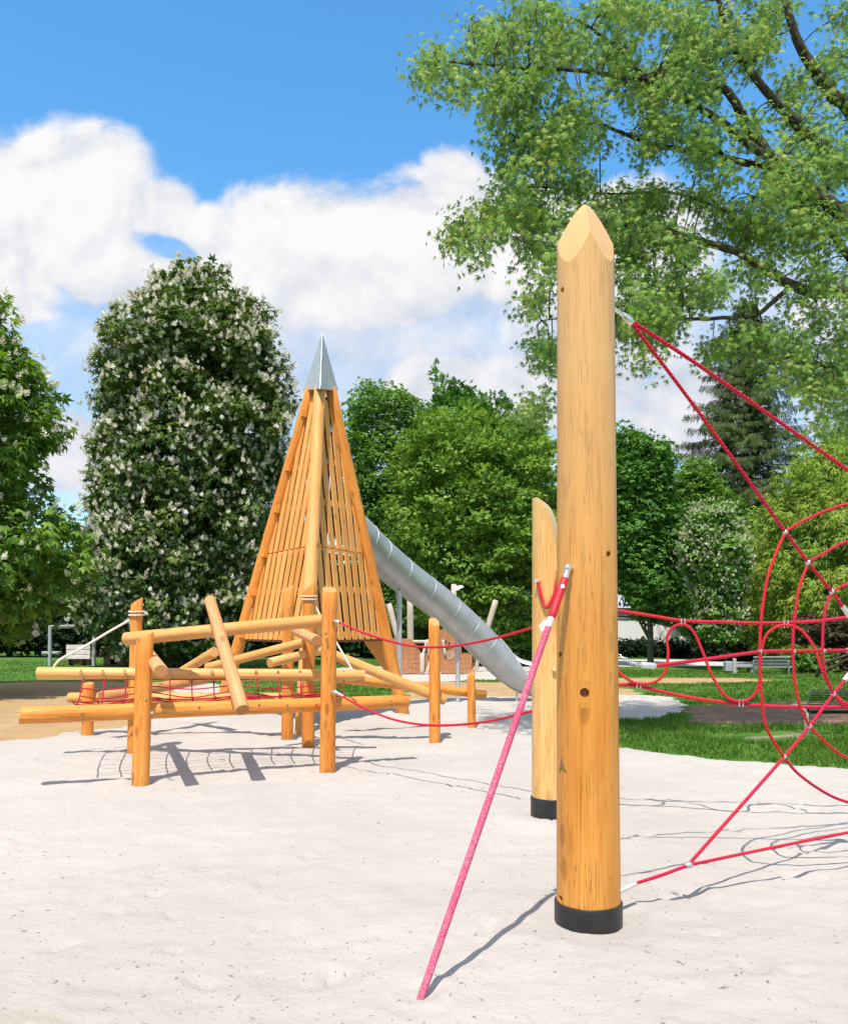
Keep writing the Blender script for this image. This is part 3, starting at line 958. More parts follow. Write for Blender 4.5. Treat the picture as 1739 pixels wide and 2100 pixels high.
# ------------------------------------------------------------------ guy rope from the golden post down to the sand
top, tn = on_big(1174, 1166)
gnd = G(857, 2050); gnd[2] = -0.03
e = unit(gnd - top)
at = lambda py: top + tn * .03 + (gnd - top - tn * .03) * np.clip((py - 1166) / (2050 - 1166), 0, 1)
def along(frac): return top + tn * .035 + (gnd - top - tn * .035) * frac
GUY = Thing('guy_rope', 'thick pink rope slanting from the golden post down to the sand', 'rope', gnd)
q0, q1, q2, q3 = 0.028, 0.135, 0.16, 0.185
gq = Geo(); tube(gq, bar(along(q2 - .01), along(1.0), 14), .0164, 14); GUY.part('wrapped_rope', gq, M['film_rope'])
gq = Geo(); tube(gq, bar(along(q0), along(q1), 8), .0195, 16, bevel=.003); GUY.part('red_sleeve', gq, M['red_sleeve'])
gq = Geo(); tube(gq, bar(along(q1), along(q2), 4), .017, 14); GUY.part('clear_sleeve', gq, plain('clear plastic over rope', (0.72, 0.52, 0.50), 0.25, 0, 0.5, 60, 0.15))
gq = Geo()
pp = along(.143); sd = unit(np.cross(e, tn))
prism(gq, [pp, pp + sd * .035 - e * .004, pp + sd * .052 + e * .028, pp + sd * .03 + e * .06, pp + e * .05], tn * .002)
GUY.part('torn_film', gq, plain('torn film', (0.66, 0.58, 0.52), 0.3, 0, 0.5, 60, 0.1), smooth=False)
gq = Geo()
tube(gq, bar(along(-.005), along(q0 + .002), 4), [.010, .013, .016, .016], 12)
tube(gq, bar(top - tn * .02, top + tn * .05, 4), .012, 12, bevel=.003)
ball(gq, top + tn * .043, .021, 10, 6)
GUY.part('end_fitting', gq, M['bright_steel'])
gq = Geo(); k_ = along(.055); nn = unit(np.array([0, EYE and -1.0, 0.15]) - e * np.dot([0, -1.0, .15], e)); tube(gq, bar(k_ + nn * .017, k_ + nn * .0225, 2), .0105, 12); GUY.part('round_tag', gq, M['white_paint'])

# ------------------------------------------------------------------ spider web net right of the golden post
wd = lambda x, off=0.0: 4.45 + (x - 1262) / 477 * .75 + off
WEB = Thing('web_net', 'red rope net knotted like a spider web, strung right of the golden post', 'climbing net', (1.8, 4.7, 0))


def px_rope(T, part, pts, r, mat, off=0.0, per=8, parent=None, dfun=None):
    dfun = dfun or wd
    cp = [P(x, y, dfun(x) + off + (extra[0] if extra else 0)) for x, y, *extra in pts]
    gq = Geo(); tube(gq, spline(cp, per) if len(cp) > 2 else bar(cp[0], cp[1], 8), r, 8)
    return T.part(part, gq, mat, parent)


RR = .0096
px_rope(WEB, 'radial_rope', [(1294, 660), (1450, 868), (1610, 1090), (1657, 1153), (1706, 1214), (1728, 1244)], RR, M['red_rope'])
px_rope(WEB, 'radial_rope', [(1297, 660), (1420, 740), (1560, 838), (1739, 965), (1990, 1150)], RR * 1.1, M['red_rope'])
px_rope(WEB, 'radial_rope', [(1342, 1366), (1450, 1352), (1560, 1337), (1640, 1335), (1737, 1334)], RR * 1.05, M['red_rope'])
px_rope(WEB, 'radial_rope', [(1412, 1774), (1608, 1553), (1660, 1490), (1709, 1424), (1731, 1396)], RR, M['red_rope'])
px_rope(WEB, 'radial_rope', [(1305, 1812), (1358, 1795), (1412, 1775)], RR, M['red_rope'])
px_rope(WEB, 'radial_rope', [(1412, 1775), (1560, 1744), (1739, 1708), (1990, 1657)], RR, M['red_rope'])
for pts, mt in [([(1610, 1090), (1660, 1062), (1739, 1033), (1900, 1000)], 'orange_rope'), ([(1657, 1153), (1700, 1129), (1739, 1110), (1880, 1070)], 'red_rope'),
                ([(1706, 1214), (1739, 1198), (1830, 1170)], 'red_rope'),
                ([(1608, 1096), (1590, 1138), (1573, 1190), (1562, 1260), (1558, 1335), (1560, 1405), (1568, 1480), (1586, 1520), (1608, 1553)], 'orange_rope'),
                ([(1655, 1160), (1638, 1210), (1628, 1280), (1626, 1335), (1630, 1400), (1641, 1450), (1660, 1490)], 'orange_rope'),
                ([(1703, 1220), (1690, 1262), (1687, 1335), (1692, 1380), (1709, 1424)], 'red_rope'),
                ([(1608, 1555), (1640, 1590), (1690, 1625), (1739, 1646), (1860, 1680)], 'red_rope'),
                ([(1660, 1490), (1690, 1520), (1739, 1556), (1850, 1600)], 'orange_rope'),
                ([(1709, 1424), (1722, 1440), (1750, 1460), (1830, 1490)], 'red_rope')]:
    px_rope(WEB, 'ring_rope', pts, RR * .95, M[mt], off=-.004)
HUB = P(1784, 1325, wd(1784))
for pts in ([(1728, 1244), (1784, 1325)], [(1737, 1334), (1784, 1330)], [(1731, 1396), (1784, 1330)]):
    px_rope(WEB, 'ferrule', pts, .015, M['alu_sleeve'])
gq = Geo(); tube(gq, bar(P(1774, 1325, wd(1784)), P(1796, 1325, wd(1784)), 3), .05, 16, bevel=.006); WEB.part('hub_ring', gq, M['bright_steel'])
for (x, y) in [(1610, 1092), (1657, 1154), (1706, 1214), (1608, 1553), (1660, 1490), (1709, 1424), (1558, 1336), (1627, 1336), (1688, 1335), (1412, 1775)]:
    c = P(x, y, wd(x))
    gq = Geo()
    if (x, y) == (1412, 1775): tube(gq, bar(P(1404, 1777, wd(x)), P(1419, 1773, wd(x)), 3), .017, 10, bevel=.004)
    else:
        dv = np.array([.6, 0, .8]) if y != 1336 else np.array([0, 0, 1.0])
        tube(gq, bar(c - dv * .013, c + dv * .013, 3), .0130, 10, bevel=.003)
        tube(gq, bar(c - np.array([0, .018, 0]), c + np.array([0, .012, 0]), 3), .007, 8)
    WEB.part('rope_clamp', gq, M['clamp'])
ptx, nnx = on_big(1258, 628)
gq = Geo(); tube(gq, bar(ptx + np.array([-.02, .02, .015]), P(1279, 647, wd(1262)), 4), [.008, .010, .011, .011], 10); tube(gq, bar(P(1276, 643, wd(1262)), P(1297, 663, wd(1270)), 4), [.012, .018, .020, .017], 12, bevel=.003)
WEB.part('shackle', gq, M['bright_steel'])
gq = Geo(); tube(gq, bar(P(1268, 1830, wd(1262)), P(1305, 1812, wd(1290)), 4), .0125, 10, bevel=.003); WEB.part('ferrule', gq, M['alu_sleeve'])
gq = Geo(); tube(gq, bar(P(1316, 1364, wd(1310)), P(1343, 1366, wd(1340)), 4), .0165, 12, bevel=.003); WEB.part('ferrule', gq, M['alu_sleeve'])
gq = Geo()
cpts = spline([P(1258, 1341, wd(1262, .05)), P(1278, 1350, wd(1278)), P(1298, 1360, wd(1298)), P(1317, 1364, wd(1317))], 12)
cl = np.concatenate([[0], np.cumsum(np.linalg.norm(np.diff(cpts, axis=0), axis=1))])
nl = 9
for k in range(nl):
    a = np.array([np.interp((k + .5) / nl * cl[-1], cl, cpts[:, i]) for i in range(3)])
    dvec = unit(cpts[min(len(cpts) - 1, int((k + 1) / nl * (len(cpts) - 1)))] - cpts[int(k / nl * (len(cpts) - 1))])
    sv = unit(np.cross(dvec, [0, 1, 0])) if k % 2 else np.array([0, 1.0, 0])
    tt = np.linspace(0, 2 * np.pi, 17)
    L_ = cl[-1] / nl * .80
    tube(gq, a + dvec * (np.cos(tt) * L_)[:, None] + sv * (np.sin(tt) * .0085)[:, None], .0033, 6, False)
WEB.part('chain', gq, M['bright_steel'])

# ------------------------------------------------------------------ rope bridge running right from the second post
bd = lambda x: 6.75 - (x - 1131) / 600 * .35
BR = Thing('rope_bridge', 'low red rope bridge with looping side ropes, running right behind the web net', 'rope bridge', (2.4, 6.6, 0))
px_rope(BR, 'hand_rope', [(1168, 1240), (1262, 1252), (1330, 1262), (1400, 1273), (1480, 1276), (1570, 1278), (1660, 1275), (1739, 1266), (1950, 1235)], .0128, M['red_rope'], dfun=bd)
px_rope(BR, 'foot_rope', [(1168, 1402), (1262, 1404), (1310, 1408), (1400, 1428), (1480, 1440), (1570, 1448), (1660, 1450), (1739, 1449), (1950, 1440)], .0128, M['red_rope'], dfun=bd)
px_rope(BR, 'looping_rope', [(1168, 1250), (1215, 1320), (1262, 1372), (1300, 1400), (1340, 1400), (1364, 1378), (1370, 1340), (1368, 1308), (1380, 1287), (1402, 1281), (1422, 1296), (1440, 1335), (1460, 1385),
                             (1485, 1425), (1515, 1439), (1542, 1430), (1557, 1400), (1560, 1350), (1568, 1310), (1585, 1290), (1612, 1282), (1642, 1292), (1668, 1325), (1685, 1372), (1705, 1415), (1739, 1445), (1775, 1440), (1800, 1400), (1810, 1340)],
        .0112, M['orange_rope'], dfun=lambda x: bd(x) - .02)
for (x, y) in [(1401, 1276), (1612, 1280), (1310, 1405), (1520, 1442)]:
    gq = Geo(); c = P(x, y, bd(x) - .02)
    for s_ in (-.014, .014): tube(gq, bar(c + np.array([s_, 0, -.03]), c + np.array([s_, 0, .03]), 3), .006, 8)
    BR.part('rope_clamp', gq, M['clamp'])

# ------------------------------------------------------------------ climbing frame of round timber
def gdepth(y): return EYE * F / (y - HY)


FR = Thing('log_climber', 'orange round timber climbing frame with crossed logs and a red net', 'climbing frame', (-1.9, 9.5, 0))


def frame_post(bx, by, tx, ty, r, cut=(0, 0, 0), mat='log', bow=0.0):
    d = gdepth(by) + r * .6
    b = P(bx, HY, d); b[2] = -.12
    t = P(tx, ty, d)
    pts = bar(b, t, 9); pts[:, 0] += np.sin(np.linspace(0, 3.14, 9)) * bow
    gq = Geo(); tube(gq, pts, np.linspace(r * 1.03, r * .98, 9), 20, True, cut1=cut, wob=.035, bevel=.008, rng=RNG)
    return FR.part('post', gq, M[mat])


def frame_log(a, b, ra, rb, mat='log', cut0=None, cut1=None, bow=0.0, n=10):
    pts = bar(P(*a), P(*b), n); pts[:, 2] += np.sin(np.linspace(0, 3.14, n)) * bow
    gq = Geo(); tube(gq, pts, np.linspace(ra, rb, n), 20, True, cut0=cut0, cut1=cut1, wob=.05, bevel=.008, rng=RNG)
    return FR.part('log', gq, M[mat])


p1 = frame_post(287, 1613, 297.5, 1305, .082, (.55, .2, 0))
p2 = frame_post(671, 1586, 676, 1209, .082, (-.1, .40, 0))
frame_post(273, 1549, 280.5, 1232, .072, (.65, .2, 0))
frame_post(589, 1520, 591.5, 1207, .078, (.5, .4, 0))
frame_post(632, 1536, 634, 1203, .080, (.9, .3, 0))
frame_post(179, 1513, 181, 1402, .076, (0, .25, 0))
frame_post(891, 1525, 890, 1275, .073, (-.25, .75, 0), bow=.006)
frame_post(968, 1494, 966, 1380, .062, (.85, .3, 0))
# rails and crossed logs
L1a, L1b = (40, 1468, 7.78), (836, 1439, 9.5)
l1 = frame_log(L1a, L1b, .080, .074, 'log', cut0=(0, 0, .12))
L2a, L2b = (77, 1381, 9.75), (748, 1386, 10.25)
frame_log(L2a, L2b, .074, .070, 'pale_log')
frame_log((258, 1311, 9.85), (668, 1272, 9.06), .078, .068, 'pale_log')
frame_log((430, 1230, 9.35), (497, 1457, 7.95), .060, .068, 'rosy_log')
frame_log((291, 1322, 10.25), (330, 1376, 7.5), .058, .062, 'rosy_log')
frame_log((606, 1293, 10.7), (649, 1314, 9.7), .062, .064, 'rosy_log')
frame_log((660, 1334, 10.95), (553, 1360, 10.2), .055, .058, 'pale_log')
frame_log((425, 1369, 11.9), (623, 1318, 11.0), .062, .062, 'pale_log')
frame_log((640, 1326, 10.95), (913, 1436, 11.35), .066, .072, 'pale_log')
frame_log((690, 1390, 11.9), (994, 1425, 13.2), .072, .068, 'log')
frame_log((141, 1431, 11.95), (640, 1431, 11.8), .072, .066, 'pale_log')
frame_log((208, 1430, 11.3), (420, 1394, 13.2), .074, .070, 'rosy_log')
frame_log((372, 1378, 13.0), (440, 1338, 11.9), .066, .074, 'pale_log')
# plug holes and bolts along the front rail
for f in (.135, .258, .41, .50, .515, .565, .64, .72, .94):
    c = P(*L1a) * (1 - f) + P(*L1b) * f
    vdir = unit(np.array([0, 0, EYE]) - c); ax_ = unit(P(*L1b) - P(*L1a)); nn = unit(vdir - ax_ * (vdir @ ax_) + np.array([0, 0, RNG.uniform(-.2, .25)]))
    rr = (.080 * (1 - f) + .074 * f)
    gq = Geo(); tube(gq, bar(c + nn * (rr - .012), c + nn * (rr + .0035), 3), .014, 12, bevel=.002); FR.part('wooden_plug', gq, M['notch'])
for (x, y, d) in ((312, 1462, 8.0), (300, 1437, 8.0), (683, 1440, 8.78), (668, 1300, 8.78)):
    gq = Geo(); tube(gq, bar(P(x, y, d + .03), P(x, y, d - .02), 3), .014, 12, bevel=.003); FR.part('bolt_head', gq, M['bright_steel'] if x == 312 else M['notch'])

# red net slung between the two rails
NC, NR = 13, 7
A_ = [P(170 + (706 - 170) * k / (NC - 1), 1393, 9.72 + .5 * k / (NC - 1)) for k in range(NC)]
Bl, Br = P(115, 1449, 7.98), P(700, 1430, 9.18)
B_ = [Bl + (Br - Bl) * (k / (NC - 1) * .96 + .04) + np.array([0, .06, .04]) for k in range(NC)]


def net_pt(u, v):
    k = u * (NC - 1); i0 = min(int(k), NC - 2); f = k - i0
    a = A_[i0] * (1 - f) + A_[i0 + 1] * f; b = B_[i0] * (1 - f) + B_[i0 + 1] * f
    p = a * (1 - v) + b * v
    p[2] -= .14 * math.sin(math.pi * min(1, v * 1.02)) * (1 + .25 * math.sin(u * 19))
    return p


net = Geo()
for k in range(NC): tube(net, np.array([net_pt(k / (NC - 1), v) for v in np.linspace(0, 1, 16)]), .0075, 6)
for k in range(NR): tube(net, np.array([net_pt(u, (k + .05) / (NR - .4)) for u in np.linspace(0, 1, 49)]), .0075, 6)
npart = FR.part('climbing_net', net, M['net_rope'])
for k in range(NC):
    p = net_pt(k / (NC - 1), 0)
    gq = Geo(); up = np.array([0, 0, 1.0])
    tube(gq, bar(p - up * .02, p + up * .05, 4), [.012, .016, .013, .009], 8)
    tube(gq, spline([p + up * .045, p + np.array([-.014, -.045, .065]), p + np.array([0, -.06, .115]), p + np.array([.014, -.045, .065]), p + up * .045], 5), .008, 6)
    FR.part('net_loop', gq, M['tan_rope'], npart)
# white hand lines tied to two of the uprights
def wraps(cx, cy, d, r):
    gq = Geo()
    for k in range(2):
        tt = np.linspace(0, 2 * np.pi, 25); c = P(cx, cy, d) + np.array([0, 0, -.02 + .04 * k])
        tube(gq, c + np.stack([np.cos(tt) * (r + .012), np.sin(tt) * (r + .012), .006 * np.sin(tt)], -1), .011, 8, False)
    return gq


d3, d5 = gdepth(1549) + .04, gdepth(1536) + .05
w = FR.part('hand_line', wraps(280, 1258, d3, .074), M['beige_rope'])
gq = Geo(); tube(gq, spline([P(270, 1270, d3), P(225, 1295, d3 - .05), P(170, 1328, d3 - .15), P(128, 1350, d3 - .3), P(113, 1364, d3 - .32), P(108, 1378, d3 - .3)], 6), .014, 8); FR.part('line_end', gq, M['white_rope'], w)
w = FR.part('hand_line', wraps(634, 1226, d5, .082), M['beige_rope'])
gq = Geo(); tube(gq, spline([P(645, 1240, d5), P(660, 1268, d5 - .05), P(690, 1318, d5 - .2), P(722, 1374, d5 - .32)], 6), .012, 8); FR.part('line_end', gq, M['white_rope'], w)

# two slack ropes from the frame to the pale post
for nm, pts, d0, d1, lab in (
        ('slack_rope', [(690, 1274), (740, 1296), (810, 1318), (870, 1327.5), (940, 1324), (1020, 1308), (1095, 1287)], 8.78, 6.93, 'upper of the two slack red ropes between climbing frame and pale post'),
        ('slack_rope', [(686, 1419), (740, 1449), (800, 1474), (860, 1486), (920, 1488), (1000, 1480), (1095, 1458)], 8.76, 6.93, 'lower of the two slack red ropes between climbing frame and pale post')):
    dd = lambda x: d0 + (d1 - d0) * (x - 690) / 404
    T = Thing(nm, lab, 'rope', P(pts[0][0], pts[0][1], d0), 'slack ropes to the pale post')
    px_rope(T, 'rope', [(x, y) for x, y in pts[1:-1]] and pts, .0112, M['red_rope'], dfun=dd)
    gq = Geo(); x0, y0 = pts[0]
    tube(gq, bar(P(x0 - 8, y0 - 2, d0 + .06), P(x0 + 3, y0 + 1, d0 - .02), 3), .016, 10, bevel=.004); tube(gq, bar(P(x0 + 2, y0 + 1, d0 - .01), P(x0 + 18, y0 + 9, d0 - .06), 4), [.02, .014, .016, .014], 10)
    T.part('shackle', gq, M['bright_steel'])

# ------------------------------------------------------------------ three legged climbing tower
TW = Thing('climbing_tower', 'tall pyramid shaped wooden tower of boards with a grey metal tip', 'climbing tower', (-1.9, 14, 0))
FEET_T = {'l': np.array([(446 - CX) * 15 / F, 15.0, -.1]), 'f': np.array([(620 - CX) * 12.0 / F, 12.0, -.1]), 'r': np.array([(829 - CX) * 15 / F, 15.0, -.1])}
HEAD_T = {'l': P(639, 795, 14.1), 'f': P(656, 794, 13.75), 'r': P(677.5, 795, 14.1)}
LEGM = {'l': 'log', 'f': 'pale_log', 'r': 'log'}
for k in 'lfr':
    gq = Geo(); tube(gq, bar(FEET_T[k], HEAD_T[k], 14), np.linspace(.115, .092, 14), 20, True, wob=.03, bevel=.006, rng=RNG)
    TW.part('leg', gq, M[LEGM[k]])
for a, b in (('l', 'f'), ('f', 'r'), ('r', 'l')):
    A0, A1, B0, B1 = FEET_T[a], HEAD_T[a], FEET_T[b], HEAD_T[b]
    mb, mt = (A0 + B0) / 2, (A1 + B1) / 2
    cl = unit(mt - mb); hz = unit(B0 - A0); nrm = unit(np.cross(hz, cl))
    cen = (FEET_T['l'] + FEET_T['f'] + FEET_T['r']) / 3
    if nrm @ (mb - cen) < 0: nrm = -nrm
    zb = 1.33
    pitch, wdt = {'l': (.216, .146), 'f': (.222, .150), 'r': (.200, .19)}[a]

    def edge(side, z):
        t = (z - A0[2]) / (A1[2] - A0[2])
        return (A0 + (A1 - A0) * t) if side == 0 else (B0 + (B1 - B0) * t)
    z_of = lambda z: mb + cl * ((z - mb[2]) / cl[2])
    W0 = np.linalg.norm(edge(1, zb) - edge(0, zb))
    n = int(W0 / pitch)
    for i in range(n):
        off = (i - (n - 1) / 2) * pitch
        lim = abs(off) + wdt * .5
        zt = zb
        for z in np.linspace(zb, A1[2] - .15, 120):
            half = np.linalg.norm(edge(1, z) - edge(0, z)) / 2
            if half + (.012 if a != 'r' else -.06) > abs(off): zt = z
        if zt - zb < .25: continue
        if a == 'r':                                           # back boarded up to darken the inside, with an opening for the slide
            segs = [(zb, zt)] if abs(off + .52) > .28 else ([(zb, 2.6)] + ([(3.2, zt)] if zt > 3.4 else []))
        elif zt > 3.0: segs = [(zb, 2.765), (2.782, zt)]          # boards butt end to end over the middle rail
        else: segs = [(zb, zt)]
        for z0, z1 in segs:
            gq = Geo(); beam(gq, z_of(z0) + hz * off + nrm * RNG.uniform(-.034, -.026), z_of(z1) + hz * off + nrm * RNG.uniform(-.034, -.026), wdt * RNG.uniform(.94, 1.04), .022, hz, .003)
            TW.part('slat', gq, M['shaded_board' if a == 'r' else 'slat'], smooth=False)
    for zr in (1.40, 2.12, 2.77, 3.50, 4.18, 5.05):
        e0, e1 = edge(0, zr), edge(1, zr)
        if a == 'r' and 2.4 < zr < 3.3: continue
        gq = Geo(); beam(gq, e0 - nrm * .060 + hz * .03, e1 - nrm * .060 - hz * .03, .10, .03, cl, .004)
        TW.part('rail', gq, M['slat'], smooth=False)
        if a == 'l':                                            # notch block where the rail meets the leg
            gq = Geo(); box(gq, e0 + hz * .085 + nrm * .03, .09, .08, .13, hz, nrm, cl, .006); TW.part('rail_block', gq, M['log'], smooth=False)
# decks inside the tower, most of them added to keep light out
def tri_at(z, s):
    pts = []
    for k in 'lfr':
        t = (z - FEET_T[k][2]) / (HEAD_T[k][2] - FEET_T[k][2]); pts.append(FEET_T[k] + (HEAD_T[k] - FEET_T[k]) * t)
    c = np.mean(pts, 0); return [c + (p - c) * s for p in pts]
for z in (1.29, 2.05, 2.66, 3.40, 4.08, 4.7):
    gq = Geo(); prism(gq, tri_at(z, .93 if z < 3 else .84), (0, 0, .04)); TW.part('shading_platform', gq, M['shaded_board'], smooth=False)
# metal tip
apex = P(661, 683, 14.0)
cn = [P(622, 800, 14.25), P(656.5, 797, 13.45), P(693.5, 801, 14.25)]
gq = Geo()
gq.add([apex] + cn, [np.array([[0, 1, 2], [0, 2, 3], [0, 3, 1], [3, 2, 1]])]); TW.part('metal_cap', gq, M['cap'] if 'cap' in M else M['steel'], smooth=False)
gq = Geo(); tube(gq, bar(apex, cn[1] + np.array([0, -.004, 0]), 3), .006, 6); TW.part('cap_seam', gq, M['bright_steel'])
gq = Geo(); q = [P(742, 1311, 15.2), P(800, 1311, 15.2), P(812, 1392, 15.2), P(798, 1390, 15.2)]
prism(gq, q, np.array([0, .05, 0])); TW.part('brace_panel', gq, M['slat'], smooth=False)
gq = Geo(); tube(gq, spline([P(672, 1315, 13.9), P(690, 1352, 14.0), P(730, 1366, 14.2), P(780, 1370, 14.6)], 6), .008, 6); TW.part('steel_cable', gq, M['grey_paint'])

# ------------------------------------------------------------------ tube slide
SLD = Thing('tube_slide', 'grey steel tube slide curving down from the wooden tower', 'slide', (0.9, 16.8, 0))
sp = [(700, 1066, 14.7), (735, 1097, 15.1), (772, 1134, 15.6), (833, 1186, 16.3), (904, 1240, 16.9), (960, 1290, 17.25), (1006, 1336, 17.45), (1042, 1370, 17.55), (1072, 1392, 17.6), (1104, 1402, 17.65)]
sp = [P(*q) for q in sp]
SPT = spline(sp, 8)
TT, AA, BB = frames(SPT)
SRAD = .328
n_open = 6 * 8 - 2
seg = 40
gq = Geo()
V, gr = [], []
for i, p in enumerate(SPT):
    up = unit(np.array([0, 0, 1.0]) - TT[i] * TT[i][2]); sd_ = np.cross(TT[i], up)
    t = np.clip((i - n_open) / (len(SPT) - 1 - n_open), 0, 1)
    half = math.pi * (1 - .54 * t ** .7)
    r_ = SRAD * (1 - .12 * t)
    a = np.linspace(-half, half, seg + 1)
    lift = np.array([0, 0, 0.0])
    V.append(p + lift + r_ * (np.cos(a)[:, None] * -up + np.sin(a)[:, None] * sd_))
V = np.array(V); ns = len(V)
Vi = V + 0
ii = np.arange(ns - 1)[:, None] * (seg + 1); jj = np.arange(seg)[None, :]
q = np.stack([ii + jj, ii + jj + 1, ii + seg + 2 + jj, ii + seg + 1 + jj], -1).reshape(-1, 4)
gq.add(V.reshape(-1, 3), [q])
SLD.part('tube', gq, M['slide_steel'])
for i in range(10, n_open + 1, 6):
    up = unit(np.array([0, 0, 1.0]) - TT[i] * TT[i][2]); sd_ = np.cross(TT[i], up); a = np.linspace(0, 2 * np.pi, 41)
    gq = Geo(); tube(gq, SPT[i] + (SRAD + .001) * (np.cos(a)[:, None] * up + np.sin(a)[:, None] * sd_), .0045, 6, False); SLD.part('flange', gq, M['steel'])
rim = np.concatenate([V[n_open:, 0][::-1], V[n_open:, -1]])
gq = Geo(); tube(gq, rim, .012, 8); SLD.part('rim', gq, M['steel'])
for (x, yt, d, w_) in ((939, 1296, 17.2, .045), (1060, 1408, 17.5, .022), (819, 1210, 16.1, .05)):
    gq = Geo(); b = P(x, HY, d); b[2] = -.1; tube(gq, bar(b, P(x, yt, d), 4), w_, 12); SLD.part('support', gq, M['steel'])

# ------------------------------------------------------------------ play ship
SD = 28.0
SHIP = Thing('play_ship', 'wooden play ship with masts and a white flag, behind the tube slide', 'play ship', (0, 29, 0))
zs_ = lambda x, y: P(x, y, SD)
hull = Geo()
rows = [(1381, 1372, 808, 968), (1371, 1362, 808, 970), (1361, 1352, 806, 972), (1351, 1343, 804, 972)]
for (ya, yb, xa, xb) in rows:
    prism(hull, [zs_(xa, ya), zs_(xb, ya), zs_(xb, yb), zs_(xa, yb)], (0, .06, 0)); prism(hull, [zs_(xa, ya) + [0, 2.0, 0], zs_(xb, ya) + [0, 2.0, 0], zs_(xb, yb) + [0, 2, 0], zs_(xa, yb) + [0, 2, 0]], (0, .06, 0))
for xa in (806, 968): prism(hull, [zs_(xa, 1381), zs_(xa, 1381) + [0, 2.05, 0], zs_(xa, 1343) + [0, 2.05, 0], zs_(xa, 1343)], (.05, 0, 0))
SHIP.part('hull', hull, M['ship_plank'], smooth=False)
for oy in (0, 2.0):
    bow = Geo()
    for k, (ya, yb, xa, xb) in enumerate([(1342.4, 1333, 804, 863), (1332.6, 1322, 802, 857), (1321.6, 1311, 800, 850)]):
        prism(bow, [zs_(x_, y_) + [0, oy, 0] for x_, y_ in ((xa, ya), (xb, ya), (xb - 5, yb), (xa, yb))], (0, .06, 0))
    SHIP.part('bow_side', bow, M['ship_plank'], smooth=False)
cab = Geo()
for k in range(6):
    xa = 889 + k * 9.6
    prism(cab, [zs_(xa, 1342.4), zs_(xa + 9.2, 1342.4), zs_(xa + 9.2, 1288 + 3 * (k % 2) + (k > 3) * 18), zs_(xa, 1288 + 3 * (k % 2) + (k > 3) * 18)], (0, .06, 0))
SHIP.part('cabin', cab, M['ship_plank'], smooth=False)
gq = Geo(); tube(gq, bar(P(923, 1344, SD - .012), P(923, 1344, SD + .02), 2), .155, 20); SHIP.part('porthole', gq, M['pink_stone'])
gq = Geo()
for k, (x, y) in enumerate([(911, 1333), (917, 1330), (923, 1328), (929, 1326), (935, 1323), (914, 1316), (921, 1319)]):
    prism(gq, [P(x - 2, y, SD - .012), P(x, y + 5, SD - .012), P(x + 2, y, SD - .012), P(x, y - 1.5, SD - .012)], (0, .012, 0))
SHIP.part('carved_marks', gq, M['dark'], smooth=False)
for (xa, ya, xb, yb, r, dd) in [(818, 1318, 797, 1238, .10, 28.9), (842, 1345, 841, 1222, .11, 29.2), (931, 1345, 930.5, 1198, .09, 29.0), (996, 1300, 1017, 1231, .10, 29.4),
                                (867, 1345, 876, 1312, .05, 27.95), (880, 1345, 880, 1311, .06, 27.95), (866, 1381, 866, 1340, .08, 27.9), (913, 1344, 908, 1312, .05, 27.95)]:
    gq = Geo(); tube(gq, bar(P(xa, ya, dd), P(xb, yb, dd), 5), r, 12, bevel=.03); SHIP.part('spar', gq, M['ship_pole'])
gq = Geo(); tube(gq, bar(P(822, 1316, 28.2), P(905, 1317, 28.2), 4), .06, 10); SHIP.part('handrail', gq, M['ship_pole'])
gq = Geo()
fl = [(932, 1199.5), (938, 1201.5), (944, 1200), (949, 1201), (951.5, 1203.5), (948, 1206), (944, 1207), (941, 1210), (937, 1211), (932, 1212.5)]
prism(gq, [P(x, y, 28.93) for x, y in fl], (0, .03, 0)); SHIP.part('flag', gq, M['white_paint'], smooth=False)
gq = Geo()
for k in range(7): prism(gq, [P(978 + k * 4, 1308, 29.3), P(981.4 + k * 4, 1308, 29.3), P(981.4 + k * 4, 1288 + (k % 2) * 2, 29.3), P(978 + k * 4, 1288 + (k % 2) * 2, 29.3)], (0, .04, 0))
SHIP.part('crow_nest', gq, M['ship_pole'], smooth=False)
gq = Geo()
for k in range(9):                                            # shrouds climbing net
    tube(gq, bar(P(884 + k * .6, 1346, 27.97), P(872 + k * 4, 1382, 27.6), 3), .012, 6)
SHIP.part('shroud_net', gq, M['white_rope'])
gq = Geo(); pl = spline([P(1010, 1300, 29.6), P(1040, 1336, 29.4), P(1066, 1358, 29.2), P(1092, 1366, 29.0)], 6)
prism_pts = []
V = np.concatenate([pl + [0, 0, 0.0], pl + [0, 0, .14], pl + [0, .5, .14], pl + [0, .5, 0]]); m_ = len(pl)
f = [np.stack([np.arange(m_ - 1) + a * m_, np.arange(1, m_) + a * m_, np.arange(1, m_) + b * m_, np.arange(m_ - 1) + b * m_], -1) for a, b in ((0, 1), (0, 3), (3, 2))]
gq.add(V, f); SHIP.part('open_slide', gq, M['steel'])
for (x, y) in ((1000, 1310), (975, 1330)):
    gq = Geo(); tube(gq, bar(P(x, 1383, 29.3), P(x + 8, y, 29.3), 3), .07, 10); SHIP.part('stilt', gq, M['ship_pole'])

# ------------------------------------------------------------------ small things on the far left lawn
SW = Thing('swing_stand', 'plain grey metal frame standing on the lawn at the far left', 'swing frame', P(150, 1366, 34.5))
for x in (102, 192):
    gq = Geo(); b = P(x, HY, 34.5); b[2] = -.1; tube(gq, bar(b, P(x + 1, 1285, 34.5), 4), .075, 12); SW.part('leg', gq, M['grey_paint'])
gq = Geo(); tube(gq, bar(P(100, 1286, 34.5), P(244, 1283, 36.5), 4), .07, 12); SW.part('crossbar', gq, M['steel'])

